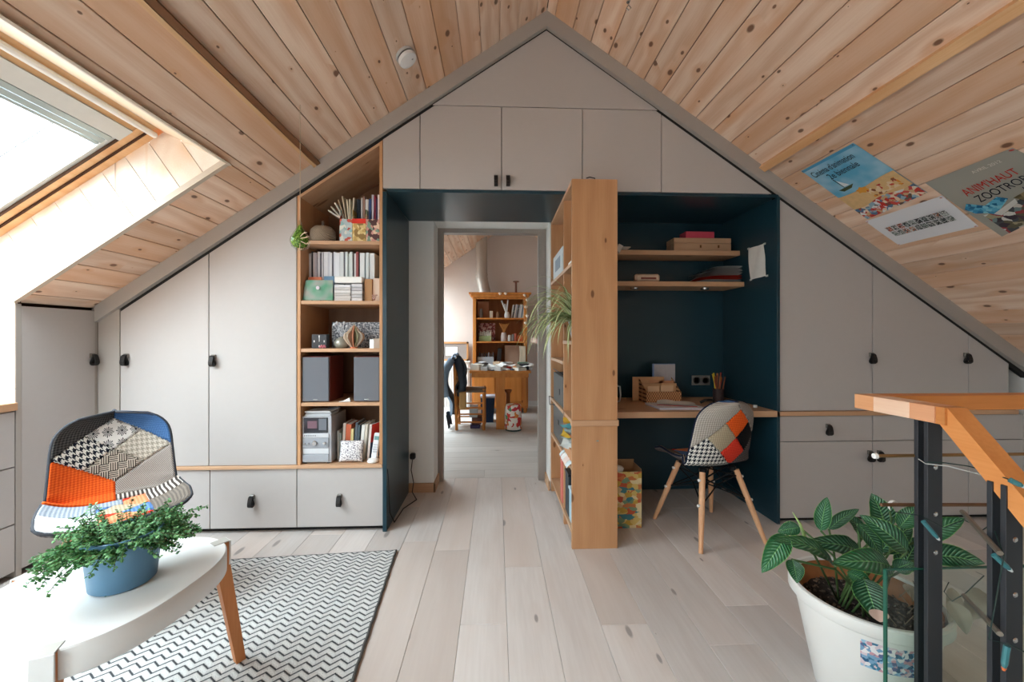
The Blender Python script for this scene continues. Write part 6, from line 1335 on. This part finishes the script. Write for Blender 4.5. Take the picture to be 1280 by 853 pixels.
for k in range(500):
    a = r8.uniform(0, 2*PI); z = r8.uniform(-.036, .058); R_ = (.036 if z < .01 else .036*(1-(z-.01)/.06))*math.sqrt(r8.random()); leaflet(m, Vector((HX+R_*math.cos(a), HY+R_*math.sin(a), q.z+z)), Vector((math.cos(a), math.sin(a), r8.uniform(-.2, 1))).normalized(), Vector((0, 0, 1)), r8.uniform(.004, .008), .0016)
tag(m.build('moss', MOS.m, t, fixn=False), kind='stuff')
for k, (dx, dz) in enumerate(((.036, .02), (.050, -.03), (.02, -.058), (.045, .0))): 
    m = MB(); m.tube([(HX+.015, HY-.03, q.z+dz*.4), (HX+dx, HY-.045, q.z+dz), (HX+dx+.02, HY-.045, q.z+dz+.006)], [.002, .002, .001], 5); m.lathe([(0, -.005), (.006, 0), (0, .006)], (HX+dx+.008, HY-.045, q.z+dz+.003), 6, cap=False); m.build('dried_sprig', plain((206,182,150), .8), t)
# =============== posters on the right slope ===============
def slope_frame(tl, tr, bl):
    A, B, D = hit(*tl, 1), hit(*tr, 1), hit(*bl, 1)
    return A, B-A, D-A
NRM = Vector((-SA, 0, -CA))                 # into the room
class Poster:
    def __init__(s, name, label, tl, tr, bl, mt, br=None):
        s.A, s.U, s.V = slope_frame(tl, tr, bl); s.t = thing(name, label, 'poster', tuple(s.A)); s.lv = 1
        s.BR = hit(*br, 1) if br else s.A+s.U+s.V
        m = MB(); m.grid(lambda u, v: s.P(u, v, .004+.0015*math.sin(u*4+v*3)), 10, 10); s.sheet = m.build('sheet', mt, s.t, smooth=True)
    def P(s, u, v, d=.006):
        B_, D_ = s.A+s.U, s.A+s.V
        return s.A.lerp(B_, u).lerp(D_.lerp(s.BR, u), v) + NRM*d
    def poly(s, pts, mt, name='printed_shape', d=.0075):
        m = MB(); m.bm.faces.new([m.bm.verts.new(s.P(u, v, d)) for u, v in pts]); m.build(name, mt, s.t, fixn=False)
    def area(s, u0, u1, v0, v1, mt, name='printed_picture', d=.0068, edge=None):
        m = MB(); m.grid(lambda a, b: s.P(u0+(u1-u0)*a, v0+(v1-v0)*b + (edge(a)*(1-b) if edge else 0), d), 16, 6); m.build(name, mt, s.t, fixn=False)
    def text(s, txt, u, v, size, mt, wscale=1.0, d=.009, rot=0.0, name='lettering'):
        cu = bpy.data.curves.new('t', 'FONT'); cu.body = txt; cu.size = size; cu.extrude = 0; o = bpy.data.objects.new('t', cu)
        C.objects.link(o); bpy.context.view_layer.update(); me = bpy.data.meshes.new_from_object(o.evaluated_get(bpy.context.evaluated_depsgraph_get())); bpy.data.objects.remove(o)
        UL, VL = s.U.length, s.V.length; m = MB(); m.bm.from_mesh(me); c_, s_ = math.cos(rot), math.sin(rot)
        for w in m.bm.verts:
            x, y = w.co.x*wscale, w.co.y; x, y = x*c_-y*s_, x*s_+y*c_; w.co = s.P(u+x/UL, v-y/VL, d)
        m.build(name, mt, s.t, fixn=False)
INK = plain((36,38,52), .6)
SKY_ = NT('poster sky print', .5, .3); n_ = SKY_.n('ShaderNodeTexNoise', Vector=SKY_.n('ShaderNodeTexCoord').outputs['Object'], Scale=7.0, Detail=2.0).outputs[0]; SKY_.col(SKY_.ramp(n_, [(.35, (96,172,206)), (.6, (160,200,220)), (.75, (196,206,220))]))
p1 = Poster('poster', 'blue beach poster about animated film on the right ceiling slope', (1002, 213), (1067, 178), (1085, 273), SKY_.m, br=(1160, 240))
def wscl(p, txt_w): return 1
p1.area(0, 1, .56, .86, plain((222,184,130), .6, noise=.15, sc=40), edge=lambda a: .02*math.sin(a*5))
p1.area(0, 1, .80, 1.0, splotch('beach crowd', [(226,226,226), (150,180,196), (196,60,50), (110,90,80), (206,170,130), (90,120,150), (232,206,180), (200,80,70)], 30.0), d=.0072, edge=lambda a: .02*math.sin(a*9))
p1.area(.45, .92, .62, .76, splotch('beach people', [(222,184,130), (200,70,56), (226,150,60), (222,184,130), (150,90,60), (232,206,170)], 34.0), d=.0074)
p1.poly([(.42+.10*math.cos(k*PI/6)*(1 if k % 2 else .7), .60+.055*math.sin(k*PI/6)*(1 if k % 2 else .7)) for k in range(12)], plain((230,160,60), .6), 'printed_sun')
p1.poly([(.14, .47), (.42, .465), (.34, .51), (.19, .515)], plain((70,80,50), .6), 'printed_boat'); p1.poly([(.24, .30), (.255, .30), (.262, .465), (.252, .465)], INK, 'printed_mast'); p1.poly([(.262, .33), (.36, .455), (.268, .455)], plain((226,230,232), .6), 'printed_sail')
p1.poly([(0, 0), (1, 0), (1, .04), (0, .035)], plain((80,160,200), .6), 'printed_band', .007)
UL1, VL1 = p1.U.length, p1.V.length
p1.text("Cinéma d'animation", .07, .17, VL1*.13, INK, wscale=UL1*.86/(VL1*.13*8.9)); p1.text('2e biennale', .24, .29, VL1*.13, INK, wscale=UL1*.60/(VL1*.13*5.1))
p1.text('scènes d\'ici', .18, .93, VL1*.075, plain((196,40,40), .6), wscale=UL1*.5/(VL1*.075*5.0))
for (u, v) in ((.02, .015), (.98, .015), (.02, .985), (.98, .985)): m = MB(); m.lathe([(0, .002), (.004, .001), (.004, 0)], p1.P(u, v, .007), 8, Matrix.Rotation(PI, 4, 'X'), cap=False); m.build('pin', plain((90,40,40), .4), p1.t)
p2 = Poster('poster', 'white poster with two rows of tiny photographs on the right ceiling slope', (1082, 276), (1178, 244), (1124, 306), plain((226,226,230), .6, noise=.01), br=(1224, 282))
cols = [(40,44,46), (90,96,96), (196,200,196), (60,60,60), (170,60,56), (120,130,126), (30,30,34), (200,120,80), (150,160,156)]; r9 = random.Random(12)
for i in range(10):
    for j in range(2):
        u0 = .115+i*.078; v0 = .36+.175*j
        if i >= 9 and j == 1: pass
        a, b = cols[r9.randrange(9)], cols[r9.randrange(9)]
        p2.area(u0, u0+.07, v0, v0+.155, splotch('thumb %d %d' % (i, j), [a, b, (206,206,204), (40,42,44)], 150.0), 'printed_photo', .0068)
for (u, v) in ((.02, .03), (.98, .03), (.02, .97), (.98, .97)): m = MB(); m.lathe([(0, .003), (.005, .001), (.005, 0)], p2.P(u, v, .007), 8, Matrix.Rotation(PI, 4, 'X'), cap=False); m.build('pin', plain((206,90,80), .4), p2.t)
p3 = Poster('poster', 'large grey green poster with red lettering and fish at the right edge of the ceiling', (1157, 228), (1266, 184), (1253, 295), plain((160,158,148), .55, noise=.06, sc=6), br=(1372, 236))
UL3, VL3 = p3.U.length, p3.V.length
REDT = plain((196,52,44), .6); 
p3.text('AVRIL 2012', .50, .12, VL3*.062, plain((214,208,196), .6), wscale=UL3*.36/(VL3*.062*5.6)); 
p3.text("ANIM'HAUT", .20, .36, VL3*.155, REDT, wscale=UL3*.70/(VL3*.155*6.2)); p3.text('ZOOTROPE', .23, .50, VL3*.15, INK, wscale=UL3*.72/(VL3*.15*6.2))
p3.poly([(.02, .50), (.10, .44), (.22, .56), (.40, .52), (.46, .60), (.30, .68), (.22, .74), (.16, .66), (.06, .60)], splotch('blue fish', [(60,140,180), (90,170,200), (40,110,150), (120,190,210)], 40.0), 'printed_fish')
p3.area(.10, 1, .66, 1, splotch('creatures', [(70,76,80), (150,60,64), (196,190,180), (96,90,70), (110,130,130), (60,50,60), (160,150,120), (206,206,200), (80,60,70)], 24.0), edge=lambda a: .04*math.sin(a*6))
p3.poly([(.5, .62), (.9, .58), (1, .66), (1, .8), (.6, .82)], splotch('shell back', [(110,100,70), (140,126,92), (84,76,56)], 40.0), 'printed_creature', .0082)
p3.poly([(.20, .70), (.5, .64), (.48, .70), (.24, .76)], plain((206,204,198), .6), 'printed_fin', .008)
p3.poly([(.90, .50), (1, .48), (1, .56), (.93, .58)], plain((196,60,76), .6), 'printed_flower', .008)
for k in range(4): p3.poly([(.66+.05*k, .545), (.672+.05*k, .54), (.66+.04*k, .60), (.65+.04*k, .60)], plain((30,40,60), .6), 'printed_antenna', .0084)
m = MB(); m.lathe([(0, .004), (.007, .002), (.007, 0)], p3.P(.98, .02, .007), 8, Matrix.Rotation(PI, 4, 'X'), cap=False); m.build('pin', plain((196,60,50), .4), p3.t)
